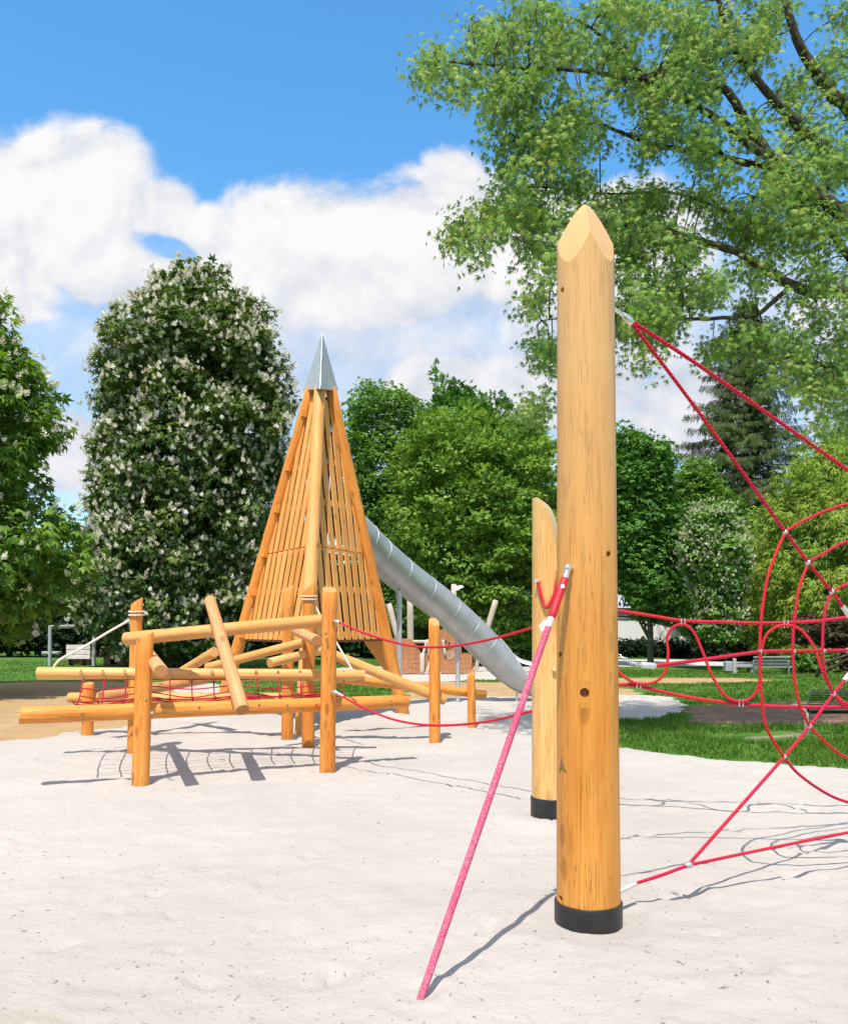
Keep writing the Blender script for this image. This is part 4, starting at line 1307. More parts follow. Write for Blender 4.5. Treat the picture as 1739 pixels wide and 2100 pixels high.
HB = Thing('play_table', 'pale grey board table on a dark base, left of the little log house', 'table', P(160, 1366, 35))
gq = Geo()
for k in range(3): prism(gq, [P(135.5, 1332 + 10 * k - .6, 35 - .10 * k), P(185, 1332 + 10 * k - .6, 35 - .10 * k), P(184, 1322.5 + 10 * k, 35.1 - .10 * k), P(136, 1322.5 + 10 * k, 35.1 - .10 * k)], (0, .06, 0))
HB.part('board', gq, M['old_wood'], smooth=False)
gq = Geo()
for x in (137, 164, 179): prism(gq, [P(x, 1366, 35), P(x + 4, 1366, 35), P(x + 4, 1352, 35), P(x, 1352, 35)], (0, .5, 0))
prism(gq, [P(137, 1362, 35.2), P(182, 1362, 35.2), P(182, 1352, 35.2), P(137, 1352, 35.2)], (0, .5, 0)); HB.part('base', gq, M['brown_log'], smooth=False)


def log_cabin(label, xa, xb, yt, ye, yb, d, ladder):
    T = Thing('log_playhouse', label, 'playhouse', P((xa + xb) / 2, yb, d))
    xm = (xa + xb) / 2; dep = 1.0
    ia, ib = xa + (xb - xa) * .17, xb - (xb - xa) * .17
    g1 = Geo(); ny = 6
    for k in range(ny):
        y = yb - (k + .5) * (yb - ye) / ny * .98
        r = (yb - ye) / ny * d / F * .5
        for (p_, q_) in ((ia, ia + (ib - ia) * .30), (ib - (ib - ia) * .30, ib)) if k > 0 else ((ia, ib),):
            tube(g1, bar(P(p_ - 1.5, y, d), P(q_ + 1.0, y, d), 2), r, 8)
        tube(g1, bar(P(ia, y, d), P(ia, y, d) + [0, dep, 0], 2), r, 8); tube(g1, bar(P(ib, y, d), P(ib, y, d) + [0, dep, 0], 2), r, 8)
        tube(g1, bar(P(ia, y, d) + [0, dep, 0], P(ib, y, d) + [0, dep, 0], 2), r, 8)
    T.part('wall', g1, M['brown_log'])
    g2 = Geo()
    for s_ in (xa, xb):
        e_ = P(s_, ye + 1, d) + [0, -.15, 0]; t_ = P(xm, yt, d) + [0, -.15, 0]
        prism(g2, [e_, t_, t_ + [0, dep + .3, 0], e_ + [0, dep + .3, 0]], (0, 0, .04))
    T.part('roof', g2, M['brown_log'], smooth=False)
    g3 = Geo(); prism(g3, [P(ia, ye, d + .02), P(ib, ye, d + .02), P(xm, yt + 2, d + .02)], (0, .04, 0)); T.part('gable', g3, M['brown_log'], smooth=False)
    g4 = Geo(); w_ = (ib - ia) * .2; prism(g4, [P(xm - w_, ye + 4, d - .03), P(xm + w_, ye + 4, d - .03), P(xm + w_, ye - 5, d - .03), P(xm - w_, ye - 5, d - .03)], (0, .03, 0)); T.part('shutter', g4, M['pale_log'], smooth=False)
    if ladder:
        g5 = Geo()
        for k in range(8): tube(g5, bar(P(350, 1326 + 5 * k, d - .35), P(363, 1326 + 5 * k, d - .35), 2), .04, 8)
        for x in (350, 363): tube(g5, bar(P(x, 1367, d - .35), P(x, 1322, d - .35), 2), .03, 8)
        T.part('ladder', g5, M['old_wood'])
        g6 = Geo(); b = P(372, HY, d - .6); b[2] = 0; tube(g6, bar(b, P(373, 1328, d - .6), 3), .03, 8); T.part('pole', g6, M['white_paint'])
        g7 = Geo(); prism(g7, [P(374, 1353, d - .2), P(388, 1353, d - .2), P(388, 1322, d - .2), P(374, 1324, d - .2)], (0, .06, 0)); T.part('side_panel', g7, M['pink_stone'], smooth=False)


log_cabin('small log playhouse with a steep roof on the far lawn, beside the pale table', 204, 263, 1323, 1348, 1366, 34.5, False)
log_cabin('log play hut with a ladder and a white pole, under the blossoming chestnut', 327, 392, 1304, 1330, 1368, 34.0, True)
WL = Thing('brick_wall', 'low reddish brick wall in the shade behind the far left lawn', 'wall', P(260, 1345, 48))
gq = Geo(); prism(gq, [P(120, 1346, 48), P(400, 1346, 48), P(400, 1319, 48), P(120, 1319, 48)], (0, .3, 0)); WL.part('brickwork', gq, M['pink_stone'], smooth=False)
gq = Geo(); prism(gq, [P(118, 1318.6, 47.9), P(402, 1318.6, 47.9), P(402, 1316.5, 47.9), P(118, 1316.5, 47.9)], (0, .5, 0)); WL.part('coping', gq, M['old_wood'], smooth=False)
ST = Geo(); box(ST, P(106, 1339, 44), .85, .5, .14, bev=.02); single('stone_slab', ST, M['old_wood'], 'pale stone slab at the back edge of the left lawn', 'stone', P(106, 1340, 44))

# ------------------------------------------------------------------ benches on the right
B1 = Thing('park_bench', 'light grey mesh bench seen from behind, below the hawthorn', 'bench', P(1580, 1384, 28))
gq = Geo()
for k in range(26):
    x = 1545 + k * 2.9; tube(gq, bar(P(x, 1369, 28.0), P(x + 1.6, 1348, 27.85), 2), .012, 6)
for y in (1348, 1355, 1362, 1369): tube(gq, bar(P(1543 + (1369 - y) * .1, y, 27.99 - (1369 - y) * .007), P(1619 + (1369 - y) * .05, y, 27.99 - (1369 - y) * .007), 2), .022, 6)
B1.part('backrest', gq, M['grey_bench'])
gq = Geo(); box(gq, P(1582, 1368, 28.35), 1.2, .42, .035, bev=.008); B1.part('seat', gq, M['grey_bench'], smooth=False)
for x in (1546, 1617):
    gq = Geo(); b = P(x, 1384.5, 28.1); tube(gq, bar(b, P(x, 1366, 28.1), 3), .035, 8); tube(gq, spline([P(x, 1360, 27.9), P(x - 1, 1356, 28.2), P(x - 2, 1359, 28.5), P(x, 1368, 28.5)], 5), .025, 8); B1.part('leg', gq, M['grey_bench'])
B3 = Thing('park_bench', 'grey slab bench beside the litter bin, left of the mesh bench', 'bench', P(1520, 1383, 29))
gq = Geo(); box(gq, P(1523, 1366, 29.2), .62, .5, .09, bev=.01); B3.part('seat', gq, M['grey_bench'], smooth=False)
for x in (1506, 1538):
    gq = Geo(); box(gq, P(x, 1375, 29.2), .09, .4, .24, bev=.01); B3.part('leg', gq, M['grey_bench'], smooth=False)
gq = Geo(); box(gq, P(1506, 1366.5, 28.7), .10, .10, .52, bev=.01); B3.part('support', gq, M['old_wood'], smooth=False)
BN = Thing('litter_bin', 'small grey litter bin with a dark foot by the path', 'bin', P(1493, 1383, 29.2))
gq = Geo(); box(gq, P(1493, 1367, 29.2), .24, .26, .34, bev=.02); BN.part('body', gq, M['grey_paint'], smooth=False)
gq = Geo(); box(gq, P(1493, 1380, 29.2), .22, .24, .07, bev=.01); BN.part('foot', gq, M['dark'], smooth=False)

B2 = Thing('park_bench', 'dark slatted bench in the near grass at the right edge', 'bench', P(1720, 1508, 12.0))
DBN = 12.0
gq = Geo()
for k in range(9):
    y = 1417 + k * 4.6; off = .10 - .012 * (k - 4) ** 2 * .35
    tube(gq, spline([P(1660 - (k < 1) * -4, y, DBN + off), P(1750, y - .5, DBN + off), P(1850, y, DBN + off)], 4), .0095, 6)
B2.part('backrest', gq, M['black_bench'])
gq = Geo()
for k in range(8): tube(gq, bar(P(1661, 1458 + k * .6, DBN + .06 + .05 * k), P(1850, 1458 + k * .6, DBN + .06 + .05 * k), 2), .010, 6)
B2.part('seat', gq, M['black_bench'])
for x in (1657, 1840):
    gq = Geo(); tube(gq, spline([P(x + 10, 1417, DBN + .04), P(x + 2, 1432, DBN + .02), P(x, 1456, DBN), P(x + 1, 1460, DBN + .3)], 5), .014, 8); B2.part('side_frame', gq, M['black_bench'])
    gq = Geo(); tube(gq, spline([P(x - 33, 1446, DBN + .55), P(x - 20, 1447, DBN + .4), P(x - 8, 1455, DBN + .15), P(x - 1, 1466, DBN), P(x - 2, 1490, DBN)], 5), .014, 8); tube(gq, bar(P(x - 3, 1512, DBN), P(x - 3, 1478, DBN), 3), .035, 10); B2.part('leg', gq, M['grey_bench'])

# ------------------------------------------------------------------ white building behind the hedge
HS = Thing('white_building', 'low white building with a grey roof behind the dark hedge', 'building', P(1240, 1340, 52))
gq = Geo(); a = P(1050, 1338, 52); b = P(1300, 1338, 52)
prism(gq, [a, b, P(1300, 1246, 52), P(1050, 1246, 52)], (0, 8, 0)); HS.part('wall', gq, M['plaster'], smooth=False)
gq = Geo(); prism(gq, [P(1040, 1247, 51.6), P(1303, 1247, 51.6), P(1298, 1214, 55), P(1045, 1214, 55)], (0, .1, .12)); HS.part('roof', gq, M['roof'], smooth=False)
gq = Geo(); prism(gq, [P(1255, 1335, 49), P(1415, 1335, 49), P(1415, 1293, 49), P(1330, 1269, 49), P(1255, 1263, 49)], (0, 2.9, 0)); HS.part('lean_to', gq, M['plaster'], smooth=False)
gq = Geo(); prism(gq, [P(1250, 1263, 48.9), P(1330, 1268.4, 48.9), P(1418, 1293, 48.9), P(1418, 1290.5, 48.9), P(1330, 1265.6, 48.9), P(1250, 1260.5, 48.9)], (0, 3.1, 0)); HS.part('lean_to_roof', gq, M['dark'], smooth=False)
gq = Geo(); prism(gq, [P(1259, 1268, 48.95), P(1290, 1269, 48.95), P(1290, 1262, 48.95), P(1259, 1261, 48.95)], (0, -.02, 0)); HS.part('fascia', gq, M['grey_paint'], smooth=False)

# ------------------------------------------------------------------ leaves
def kite(ang, L, w, droop, x0=0.0, y0=0.0, z0=0.0):
    c, s = math.sin(math.radians(ang)), math.cos(math.radians(ang))
    pts = [(0, 0, 0), (.42 * L, w, -.15 * droop), (L, 0, -droop), (.42 * L, -w, -.15 * droop)]
    return [(x0 + l * c + d * s, y0 + l * s - d * c, z0 + z) for l, d, z in pts]


TPL = {
    'palm': np.array([p for a, L in ((-95, .62), (-48, .88), (0, 1.0), (48, .88), (95, .62)) for p in kite(a, L, .17, .30)]),
    'lobed': np.array([p for a, L in ((-62, .72), (-24, .9), (0, 1.0), (24, .9), (62, .72)) for p in kite(a, L, .095, .22)]),
    'spray': np.array([p for a, L, y in ((-55, .6, .0), (50, .6, .12), (-40, .6, .3), (35, .62, .42), (0, .55, .6)) for p in kite(a, L, .20, .14, 0, y)]),
    'trio': np.array([p for a, L in ((-58, .85), (0, 1.0), (58, .85)) for p in kite(a, L, .26, .2)]),
    'long': np.array([p for a, L, y in ((-40, .8, 0), (12, 1, .05), (45, .8, .1)) for p in kite(a, L, .085, .3, 0, y)]),
    'needle': np.array([p for a, L, y in ((-38, .45, 0), (38, .45, .1), (-34, .45, .3), (34, .45, .42), (0, .5, .55)) for p in kite(a, L, .06, .12, 0, y)]),
    'flower': np.array([p for lv, (z, r) in enumerate(((.0, .40), (.22, .36), (.46, .27), (.70, .17))) for k in range(4)
                        for an in [k * 1.571 + lv * .8]
                        for p in [(0, 0, z - .05), (math.cos(an - .55) * r * .7, math.sin(an - .55) * r * .7, z + .02), (math.cos(an) * r, math.sin(an) * r, z + .18), (math.cos(an + .55) * r * .7, math.sin(an + .55) * r * .7, z + .06)]]),
}


def orient(ax, nr):
    ax = ax / (np.linalg.norm(ax, axis=1, keepdims=True) + 1e-9)
    nr = nr - ax * np.sum(ax * nr, 1, keepdims=True)
    nr = nr / (np.linalg.norm(nr, axis=1, keepdims=True) + 1e-9)
    return np.cross(ax, nr), ax, nr


def leaves(g, kind, pos, ax, nr, size, var):
    T = TPL[kind]; n, m = len(pos), len(T)
    X_, Y_, Z_ = orient(ax, nr)
    s = size[:, None, None]
    V = pos[:, None, :] + s * (T[None, :, 0:1] * X_[:, None] + T[None, :, 1:2] * Y_[:, None] + T[None, :, 2:3] * Z_[:, None])
    f = np.arange(n * m).reshape(-1, 4)
    g.add(V.reshape(-1, 3), [f], None, np.repeat(var, m))


def clumps_to_leaves(g, C, O, rad, per, kind, size, rng, flat=.75, droop=.45, jit=.5, upn=.9):
    """leaves spread through clumps with centres C, outward directions O, radii rad"""
    n = len(C)
    cnt = np.maximum(3, (per * (.6 + .8 * rng.random(n))).astype(int))
    idx = np.repeat(np.arange(n), cnt); N = len(idx)
    d = rng.normal(size=(N, 3)); d /= np.linalg.norm(d, axis=1, keepdims=True)
    d = d + O[idx] * .35; d /= np.linalg.norm(d, axis=1, keepdims=True)
    r = rng.random(N) ** .42
    pos = C[idx] + d * (rad[idx] * r)[:, None] * np.array([1, 1, flat])
    ax = d * .8 + O[idx] * .4 + rng.normal(size=(N, 3)) * jit + np.array([0, 0, -droop])
    nr = np.array([0, 0, upn]) + d * .55 + O[idx] * .25 + rng.normal(size=(N, 3)) * .38
    cv = rng.random(n)
    var = np.clip(.62 * cv[idx] + .5 * rng.random(N) - .06, 0, 1)
    leaves(g, kind, pos, ax, nr, size * (.65 + .6 * rng.random(N)), var)
    return pos, d


def crown_samples(profile, d, n, rng, lo=.45, depth_scale=1.0, squash=None):
    """clump centres inside a crown given by rows (y, left, right) seen at depth d"""
    pr = np.array(sorted(profile), float)
    ys = pr[:, 0]
    w = np.interp(np.linspace(ys[0], ys[-1], 200), ys, pr[:, 2] - pr[:, 1])
    cdf = np.cumsum(w ** 1.15); cdf /= cdf[-1]
    y = np.interp(rng.random(n), cdf, np.linspace(ys[0], ys[-1], 200))
    xl, xr = np.interp(y, ys, pr[:, 1]), np.interp(y, ys, pr[:, 2])
    xc, hw = (xl + xr) / 2, (xr - xl) / 2
    th = rng.uniform(0, 2 * np.pi, n)
    rr = np.sqrt(rng.uniform(lo * lo, 1, n))
    Xc = (xc - CX) * d / F; Hw = hw * d / F
    Z = EYE + (HY - y) * d / F
    C = np.stack([Xc + Hw * rr * np.cos(th), d + Hw * depth_scale * rr * np.sin(th), Z], -1)
    zt, zb = EYE + (HY - ys[0]) * d / F, EYE + (HY - ys[-1]) * d / F
    vz = (Z - (zt * .45 + zb * .55)) / (zt - zb) * 1.1
    O = np.stack([np.cos(th), np.sin(th), vz], -1); O /= np.linalg.norm(O, axis=1, keepdims=True)
    return C, O, rr


def limbs(T, base, fork, targets, r0, mat, rng, name='trunk', bend=.15):
    gq = Geo(False)
    base, fork = np.asarray(base, float), np.asarray(fork, float)
    mid = (base + fork) / 2 + rng.normal(0, bend * .5, 3) * [1, 1, 0]
    pts = spline([base - [0, 0, .15], base + [0, 0, .05], mid, fork], 6)
    n = len(pts); rad = np.linspace(r0 * 1.05, r0 * .55, n); rad[:5] *= np.linspace(1.35, 1.0, 5)
    tube(gq, pts, rad, 12)
    for t in targets:
        s = pts[rng.integers(n // 2, n)]
        m1 = s + (t - s) * .45 + np.array([0, 0, .12 * np.linalg.norm(t - s)]) + rng.normal(0, .06, 3) * np.linalg.norm(t - s)
        q = spline([s, m1, t], 6)
        tube(gq, q, np.linspace(r0 * .38, r0 * .06, len(q)), 7)
    T.part(name, gq, mat)


def tree(name, label, group, profile, d, n, crad, per, kind, size, mat, seed, trunk_x=None, r0=.16, fork_y=None, inner=.35, lo=.55, bark='bark', flowers=0, fsize=.2, fmat='blossom', flat=.75, droop=.45, dscale=1.0, cat='tree'):
    rng = np.random.default_rng(seed)
    ins = crad * F / d * .75
    profile = [(y + ins * (.8 if i == 0 else .4), *((l + ins, r - ins) if r - l > 2.6 * ins else ((l + r) / 2 - .3 * ins, (l + r) / 2 + .3 * ins))) for i, (y, l, r) in enumerate(sorted(profile))]
    pr = np.array(sorted(profile), float)
    tx = trunk_x if trunk_x is not None else (pr[-1, 1] + pr[-1, 2]) / 2
    base = P(tx, HY, d); base[2] = 0
    T = Thing(name, label, cat, base, group)
    C, O, rr = crown_samples(profile, d, n, rng, lo, dscale)
    # irregular outline: push some clumps outwards, drop some sectors back
    k = vnoise(C[:, 0] * .9 + seed, C[:, 2] * .9 + C[:, 1] * .7)
    C = C + O * ((k - .5) * crad * 1.6)[:, None]
    rad = crad * (.6 + .75 * rng.random(n))
    g = Geo(False)
    clumps_to_leaves(g, C, O, rad, per, kind, size, rng, flat, droop)
    m = int(n * inner)
    if m:
        C2, O2, _ = crown_samples([(y, l + (r - l) * .16, r - (r - l) * .16) for y, l, r in profile], d, m, rng, .1, dscale)
        clumps_to_leaves(g, C2, O2, np.full(m, crad * 1.25), per * .7, kind, size * 1.25, rng, flat, droop)
    T.part('crown', g, M[mat])
    fy = fork_y if fork_y is not None else pr[0, 0] * .45 + pr[-1, 0] * .55
    fork = P((pr[:, 1].mean() + pr[:, 2].mean()) / 2, fy, d)
    limbs(T, base, fork, C[rng.choice(n, min(n, 26), False)], r0, M[bark], rng)
    if flowers:
        sel = rng.choice(n, flowers, True)
        dd = rng.normal(size=(flowers, 3)); dd += O[sel] * 1.2 + [0, 0, .35]; dd /= np.linalg.norm(dd, axis=1, keepdims=True)
        pos = C[sel] + dd * (rad[sel] * rng.uniform(.95, 1.30, flowers))[:, None] * [1, 1, flat]
        up = np.array([0, 0, 1.0]) + dd * .35 + rng.normal(0, .16, (flowers, 3))
        gf = Geo(False)
        leaves(gf, 'flower', pos, rng.normal(size=(flowers, 3)), up, fsize * (.6 + .6 * rng.random(flowers)), rng.random(flowers))
        T.part('blossom', gf, M[fmat], stuff=True)
    return T


tree('chestnut_tree', 'bright green chestnut tree with few blossoms, cut by the left edge', None,
     [(575, -120, 10), (620, -260, 34), (690, -330, 72), (760, -380, 84), (830, -420, 112), (900, -430, 118), (960, -430, 95), (1040, -430, 140), (1110, -430, 190), (1170, -400, 170), (1220, -380, 120), (1275, -330, 60)],
     19, 520, .50, 26, 'palm', .20, 'chestnut_near', 1, trunk_x=-150, r0=.3, lo=.62, flowers=900, fsize=.20, inner=.45)
tree('chestnut_tree', 'big dark round chestnut tree covered in white blossom candles', None,
     [(530, 385, 430), (552, 350, 468), (592, 302, 512), (645, 248, 552), (700, 212, 580), (760, 194, 600), (820, 186, 606), (900, 178, 602), (1000, 176, 592), (1100, 160, 580), (1200, 152, 560), (1270, 170, 540), (1335, 215, 480)],
     33, 1050, .55, 30, 'palm', .215, 'chestnut', 2, trunk_x=398, r0=.34, lo=.66, flowers=8200, fsize=.225, inner=.5)
tree('linden_tree', 'soft green tree rising just right of the tower tip', None,
     [(785, 742, 805), (815, 715, 870), (880, 690, 900), (1000, 685, 905), (1100, 700, 890), (1200, 705, 890), (1330, 740, 870)],
     43, 480, .72, 52, 'trio', .17, 'linden', 3, r0=.2, lo=.6, bark='grey_bark')
tree('hornbeam_tree', 'broad mid green tree behind the tube slide', None,
     [(825, 890, 985), (855, 845, 1080), (920, 810, 1150), (1000, 785, 1180), (1100, 765, 1190), (1200, 790, 1190), (1280, 850, 1140), (1335, 900, 1090)],
     36, 700, .58, 62, 'spray', .165, 'hornbeam', 4, r0=.2, lo=.62, bark='grey_bark', flat=.42, droop=.3)
tree('larch_tree', 'dark feathery tree top poking above the broad green tree', None,
     [(758, 903, 908), (785, 893, 922), (815, 880, 985), (840, 870, 1050), (880, 850, 1120), (940, 850, 1140), (1100, 860, 1140)],
     47, 330, .50, 24, 'spray', .30, 'field_maple', 5, r0=.18, lo=.3, flat=1.25, droop=-.5)
tree('maple_tree', 'slim dark green maple with a bare lower trunk, right of the golden post', None,
     [(868, 1272, 1308), (900, 1248, 1345), (950, 1222, 1382), (1050, 1212, 1402), (1140, 1222, 1412), (1205, 1262, 1410), (1250, 1300, 1385)],
     34, 450, .52, 44, 'trio', .165, 'field_maple', 6, trunk_x=1334, r0=.15, fork_y=1150, lo=.5, inner=.45, bark='grey_bark')
tree('beech_tree', 'green tree filling the gap between the slim maple and the spruce', None,
     [(935, 1400, 1450), (975, 1370, 1490), (1040, 1350, 1540), (1140, 1345, 1560), (1230, 1360, 1550), (1300, 1400, 1520)],
     42, 420, .6, 44, 'trio', .17, 'linden', 16, r0=.16, lo=.55, bark='grey_bark')
tree('hawthorn_tree', 'small hawthorn dusted with creamy blossom between the maple and willow', None,
     [(1028, 1445, 1488), (1060, 1420, 1522), (1130, 1405, 1535), (1220, 1420, 1530), (1300, 1450, 1520)],
     31, 300, .36, 26, 'trio', .15, 'linden', 8, trunk_x=1490, r0=.09, lo=.6, flowers=3000, fsize=.12, fmat='hawthorn_flower')
tree('willow_tree', 'light yellow green willow at the right edge behind the ropes', None,
     [(875, 1700, 1800), (930, 1605, 1900), (1000, 1570, 1960), (1080, 1520, 1980), (1150, 1508, 1980), (1230, 1500, 1950), (1290, 1520, 1900), (1325, 1560, 1820)],
     33.5, 680, .62, 34, 'long', .27, 'willow', 9, r0=.22, lo=.6, flat=.7, droop=.75)
tree('cherry_tree', 'leafy crown filling the far right behind the overhanging maple', None,
     [(700, 1760, 1900), (760, 1700, 2050), (860, 1690, 2100), (950, 1700, 2100), (1100, 1740, 2080)],
     34, 330, .7, 32, 'long', .27, 'willow', 19, r0=.2, lo=.6, droop=.6)


def spruce():
    rng = np.random.default_rng(70)
    d = 46
    base = P(1530, HY, d); base[2] = 0
    T = Thing('spruce_tree', 'tall dark spruce with drooping branches behind the bright leaves', 'tree', base)
    gb, gl = Geo(False), Geo(False)
    z_top = EYE + (HY - 610) * d / F
    tube(gb, bar(base - [0, 0, .1], [base[0], base[1], z_top], 8), np.linspace(.28, .03, 8), 8)
    pos, axs, nrs, sz = [], [], [], []
    z = 2.0
    while z < z_top - .2:
        f = (z_top - z) / z_top
        R = min(4.9, .40 + 8.0 * f ** .8) * rng.uniform(.8, 1.1)
        nb = rng.integers(5, 8); a0 = rng.random() * 6.28
        for k in range(nb):
            a = a0 + k * 6.283 / nb + rng.normal(0, .2); L = R * rng.uniform(.65, 1.1)
            o = np.array([math.cos(a), math.sin(a), 0])
            t = np.linspace(0, 1, 9)
            q = np.array([base[0], base[1], z]) + o * (L * t)[:, None] + np.array([0, 0, 1.0]) * (L * (-.30 * t + .16 * t * t * t))[:, None]
            tube(gb, q, np.linspace(.04, .008, 9), 5)
            m = int(24 + 20 * L)
            tt = rng.uniform(.12, 1, m)
            p = np.stack([np.interp(tt, t, q[:, i]) for i in range(3)], -1)
            side = np.cross(o, [0, 0, 1.0]); sg = rng.choice([-1, 1], m)
            wv = (L * .26 * (1.1 - tt) * rng.random(m))
            p = p + side * (sg * wv)[:, None]
            pos.append(p); sz.append(rng.uniform(.26, .52, m))
            axs.append(o * .35 + side * (sg * .4)[:, None] + np.array([0, 0, -1.0]) * rng.uniform(.35, 1.3, m)[:, None]); nrs.append(o * .8 + np.array([0, 0, .7]) + rng.normal(0, .3, (m, 3)))
        z += rng.uniform(.30, .46)
    pos = np.concatenate(pos)
    leaves(gl, 'needle', pos, np.concatenate(axs), np.concatenate(nrs), np.concatenate(sz), rng.random(len(pos)))
    T.part('crown', gl, M['spruce']); T.part('trunk', gb, M['bark'])


spruce()

# ------------------------------------------------------------------ overhanging silver maple at the upper right
def silver_maple():
    rng = np.random.default_rng(10)
    tb = np.array([9.4, 13.0, 0.0])
    T = Thing('silver_maple_tree', 'large silver maple whose leafy boughs hang in from the upper right', 'tree', tb)
    L = {
        'a': [(1990, 640, 12.8), (1860, 400, 12.6), (1739, 217, 12.4), (1709, 197, 12.3), (1672, 145, 12.2), (1641, 88, 12.1), (1615, 26, 12), (1600, -40, 12), (1585, -160, 11.9)],
        'b': [(2030, 700, 12.8), (1880, 480, 12.4), (1739, 347, 12.0), (1698, 305, 11.9), (1652, 269, 11.8), (1615, 233, 11.6), (1560, 170, 11.4), (1500, 80, 11.2), (1470, -20, 11.1)],
        'c': [(2040, 800, 12.8), (1900, 620, 12.2), (1739, 450, 11.6), (1631, 362, 11.3), (1590, 326, 11.2), (1558, 290, 11.1), (1527, 243, 11), (1501, 197, 10.9), (1470, 166, 10.8), (1450, 129, 10.8), (1420, 60, 10.7)],
        'd': [(1600, 335, 11.2), (1538, 295, 11), (1486, 259, 10.9), (1434, 228, 10.8), (1388, 204, 10.7), (1357, 181, 10.6), (1294, 171, 10.5), (1243, 160, 10.4), (1129, 150, 10.3), (1036, 145, 10.2), (968, 142, 10.1), (918, 130, 10.1), (895, 122, 10.1)],
        'd2': [(1357, 181, 10.6), (1320, 150, 10.6), (1260, 90, 10.5), (1190, 40, 10.4), (1120, 10, 10.4)],
        'e': [(1620, 350, 11.3), (1512, 331, 11.3), (1460, 316, 11.2), (1398, 308, 11.1), (1325, 295, 11), (1279, 274, 10.9), (1222, 254, 10.8), (1140, 262, 10.8), (1080, 290, 10.7)],
        'f': [(2040, 760, 12.6), (1880, 640, 12.1), (1739, 600, 11.7), (1667, 603, 11.5), (1615, 585, 11.4), (1564, 559, 11.3), (1512, 523, 11.2), (1450, 507, 11.1), (1382, 487, 11), (1290, 470, 10.9), (1180, 470, 10.8), (1060, 452, 10.7), (990, 460, 10.7), (930, 484, 10.7)],
        'g': [(1900, 700, 12.2), (1790, 600, 11.9), (1739, 523, 11.7), (1719, 481, 11.6), (1688, 440, 11.5), (1640, 400, 11.4), (1560, 390, 11.3)],
        'h': [(1615, 590, 11.4), (1560, 640, 11.3), (1480, 650, 11.2), (1380, 655, 11.1), (1290, 660, 11), (1200, 640, 10.9), (1110, 650, 10.9)],
        'i': [(1900, 800, 12.3), (1760, 760, 11.9), (1660, 740, 11.7), (1560, 720, 11.5), (1480, 730, 11.4)],
        'j': [(1660, 320, 11.9), (1700, 380, 12.2), (1640, 440, 12.3), (1560, 480, 12.3), (1480, 430, 12.1), (1380, 400, 12.0), (1250, 400, 11.8), (1120, 385, 11.7)],
        'k': [(1739, 217, 12.4), (1760, 120, 12.6), (1745, 30, 12.8), (1740, -60, 12.9)],
    }
    R = dict(a=(.13, .03), b=(.12, .03), c=(.12, .025), d=(.055, .006), d2=(.035, .008), e=(.05, .008), f=(.09, .007), g=(.08, .02), h=(.035, .007), i=(.05, .01), j=(.04, .008), k=(.06, .015))
    gb = Geo(False)
    crotch = P(2060, 900, 13.0)
    tube(gb, spline([tb - [0, 0, .2], tb + [0, 0, .1], (tb + crotch) / 2 + [.1, 0, 0], crotch], 6), np.linspace(.40, .27, 19), 16)
    curves = {}
    for k, cp in L.items():
        pts = spline([P(*q) for q in cp], 6); pts = pts + np.cumsum(rng.normal(0, .006, pts.shape), 0)
        if cp[0][0] > 1880: pts = np.concatenate([[crotch], pts])
        curves[k] = pts
        tube(gb, pts, np.linspace(R[k][0], R[k][1], len(pts)), 8)
    allp = np.concatenate([c for c in curves.values()])
    # where foliage hangs in the photo's view of the crown: centre, half size, weight
    blobs = [(895, 140, 28, 40, 1.0), (985, 85, 50, 40, 1.6), (1000, 180, 80, 50, 3), (1090, 60, 70, 60, 3), (1110, 190, 90, 70, 4), (1230, 60, 100, 70, 5), (1260, 170, 90, 60, 4.5), (1380, 60, 90, 70, 5),
             (1390, 180, 80, 70, 4), (1500, 90, 70, 90, 4), (1560, 190, 60, 70, 3), (1640, 200, 60, 60, 2.2), (1700, 150, 50, 60, 1.8), (1730, 40, 25, 35, .7), (1570, 40, 45, 50, 1.6), (1730, 280, 50, 70, 2.4),
             (1080, 290, 70, 45, 2.6), (1190, 270, 80, 50, 2.6), (1070, 350, 60, 40, 1.4), (1170, 350, 60, 45, 1.6), (1330, 260, 80, 50, 2.2), (1480, 290, 70, 50, 2.2), (1620, 330, 70, 60, 2.6),
             (960, 470, 48, 24, 1.0), (985, 510, 22, 28, .5), (1050, 430, 60, 45, 2.0), (1130, 420, 60, 35, 1.8), (1290, 430, 70, 45, 3), (1390, 450, 80, 60, 4), (1490, 430, 80, 60, 4), (1590, 430, 80, 70, 4.5), (1690, 440, 60, 90, 4),
             (1120, 510, 40, 50, 1.4), (1095, 590, 35, 45, 1.2), (1080, 650, 25, 20, .5), (1115, 720, 24, 45, .9), (1105, 810, 20, 40, .7), (1085, 845, 20, 16, .3), (1290, 530, 40, 60, 1.6), (1400, 560, 80, 60, 3.6), (1510, 600, 80, 70, 4), (1620, 600, 80, 80, 4.2), (1710, 620, 50, 90, 3),
             (1295, 640, 50, 60, 2.4), (1305, 715, 35, 40, .9), (1400, 660, 70, 50, 3.4), (1500, 690, 70, 50, 3.6), (1600, 720, 70, 60, 2.6), (1690, 740, 60, 70, 2.8), (1720, 850, 50, 70, 1.6), (1650, 800, 50, 40, 1),
             (1850, 300, 110, 220, 5), (1850, 650, 110, 180, 5), (1300, -60, 260, 70, 5), (1650, -60, 160, 70, 3), (2050, 450, 120, 300, 4)]
    wts = np.array([b[4] for b in blobs]); wts /= wts.sum()
    n = 2700
    bi = rng.choice(len(blobs), n, p=wts)
    B = np.array([b[:4] for b in blobs])[bi]
    rr = np.sqrt(rng.random(n)); th = rng.uniform(0, 6.283, n)
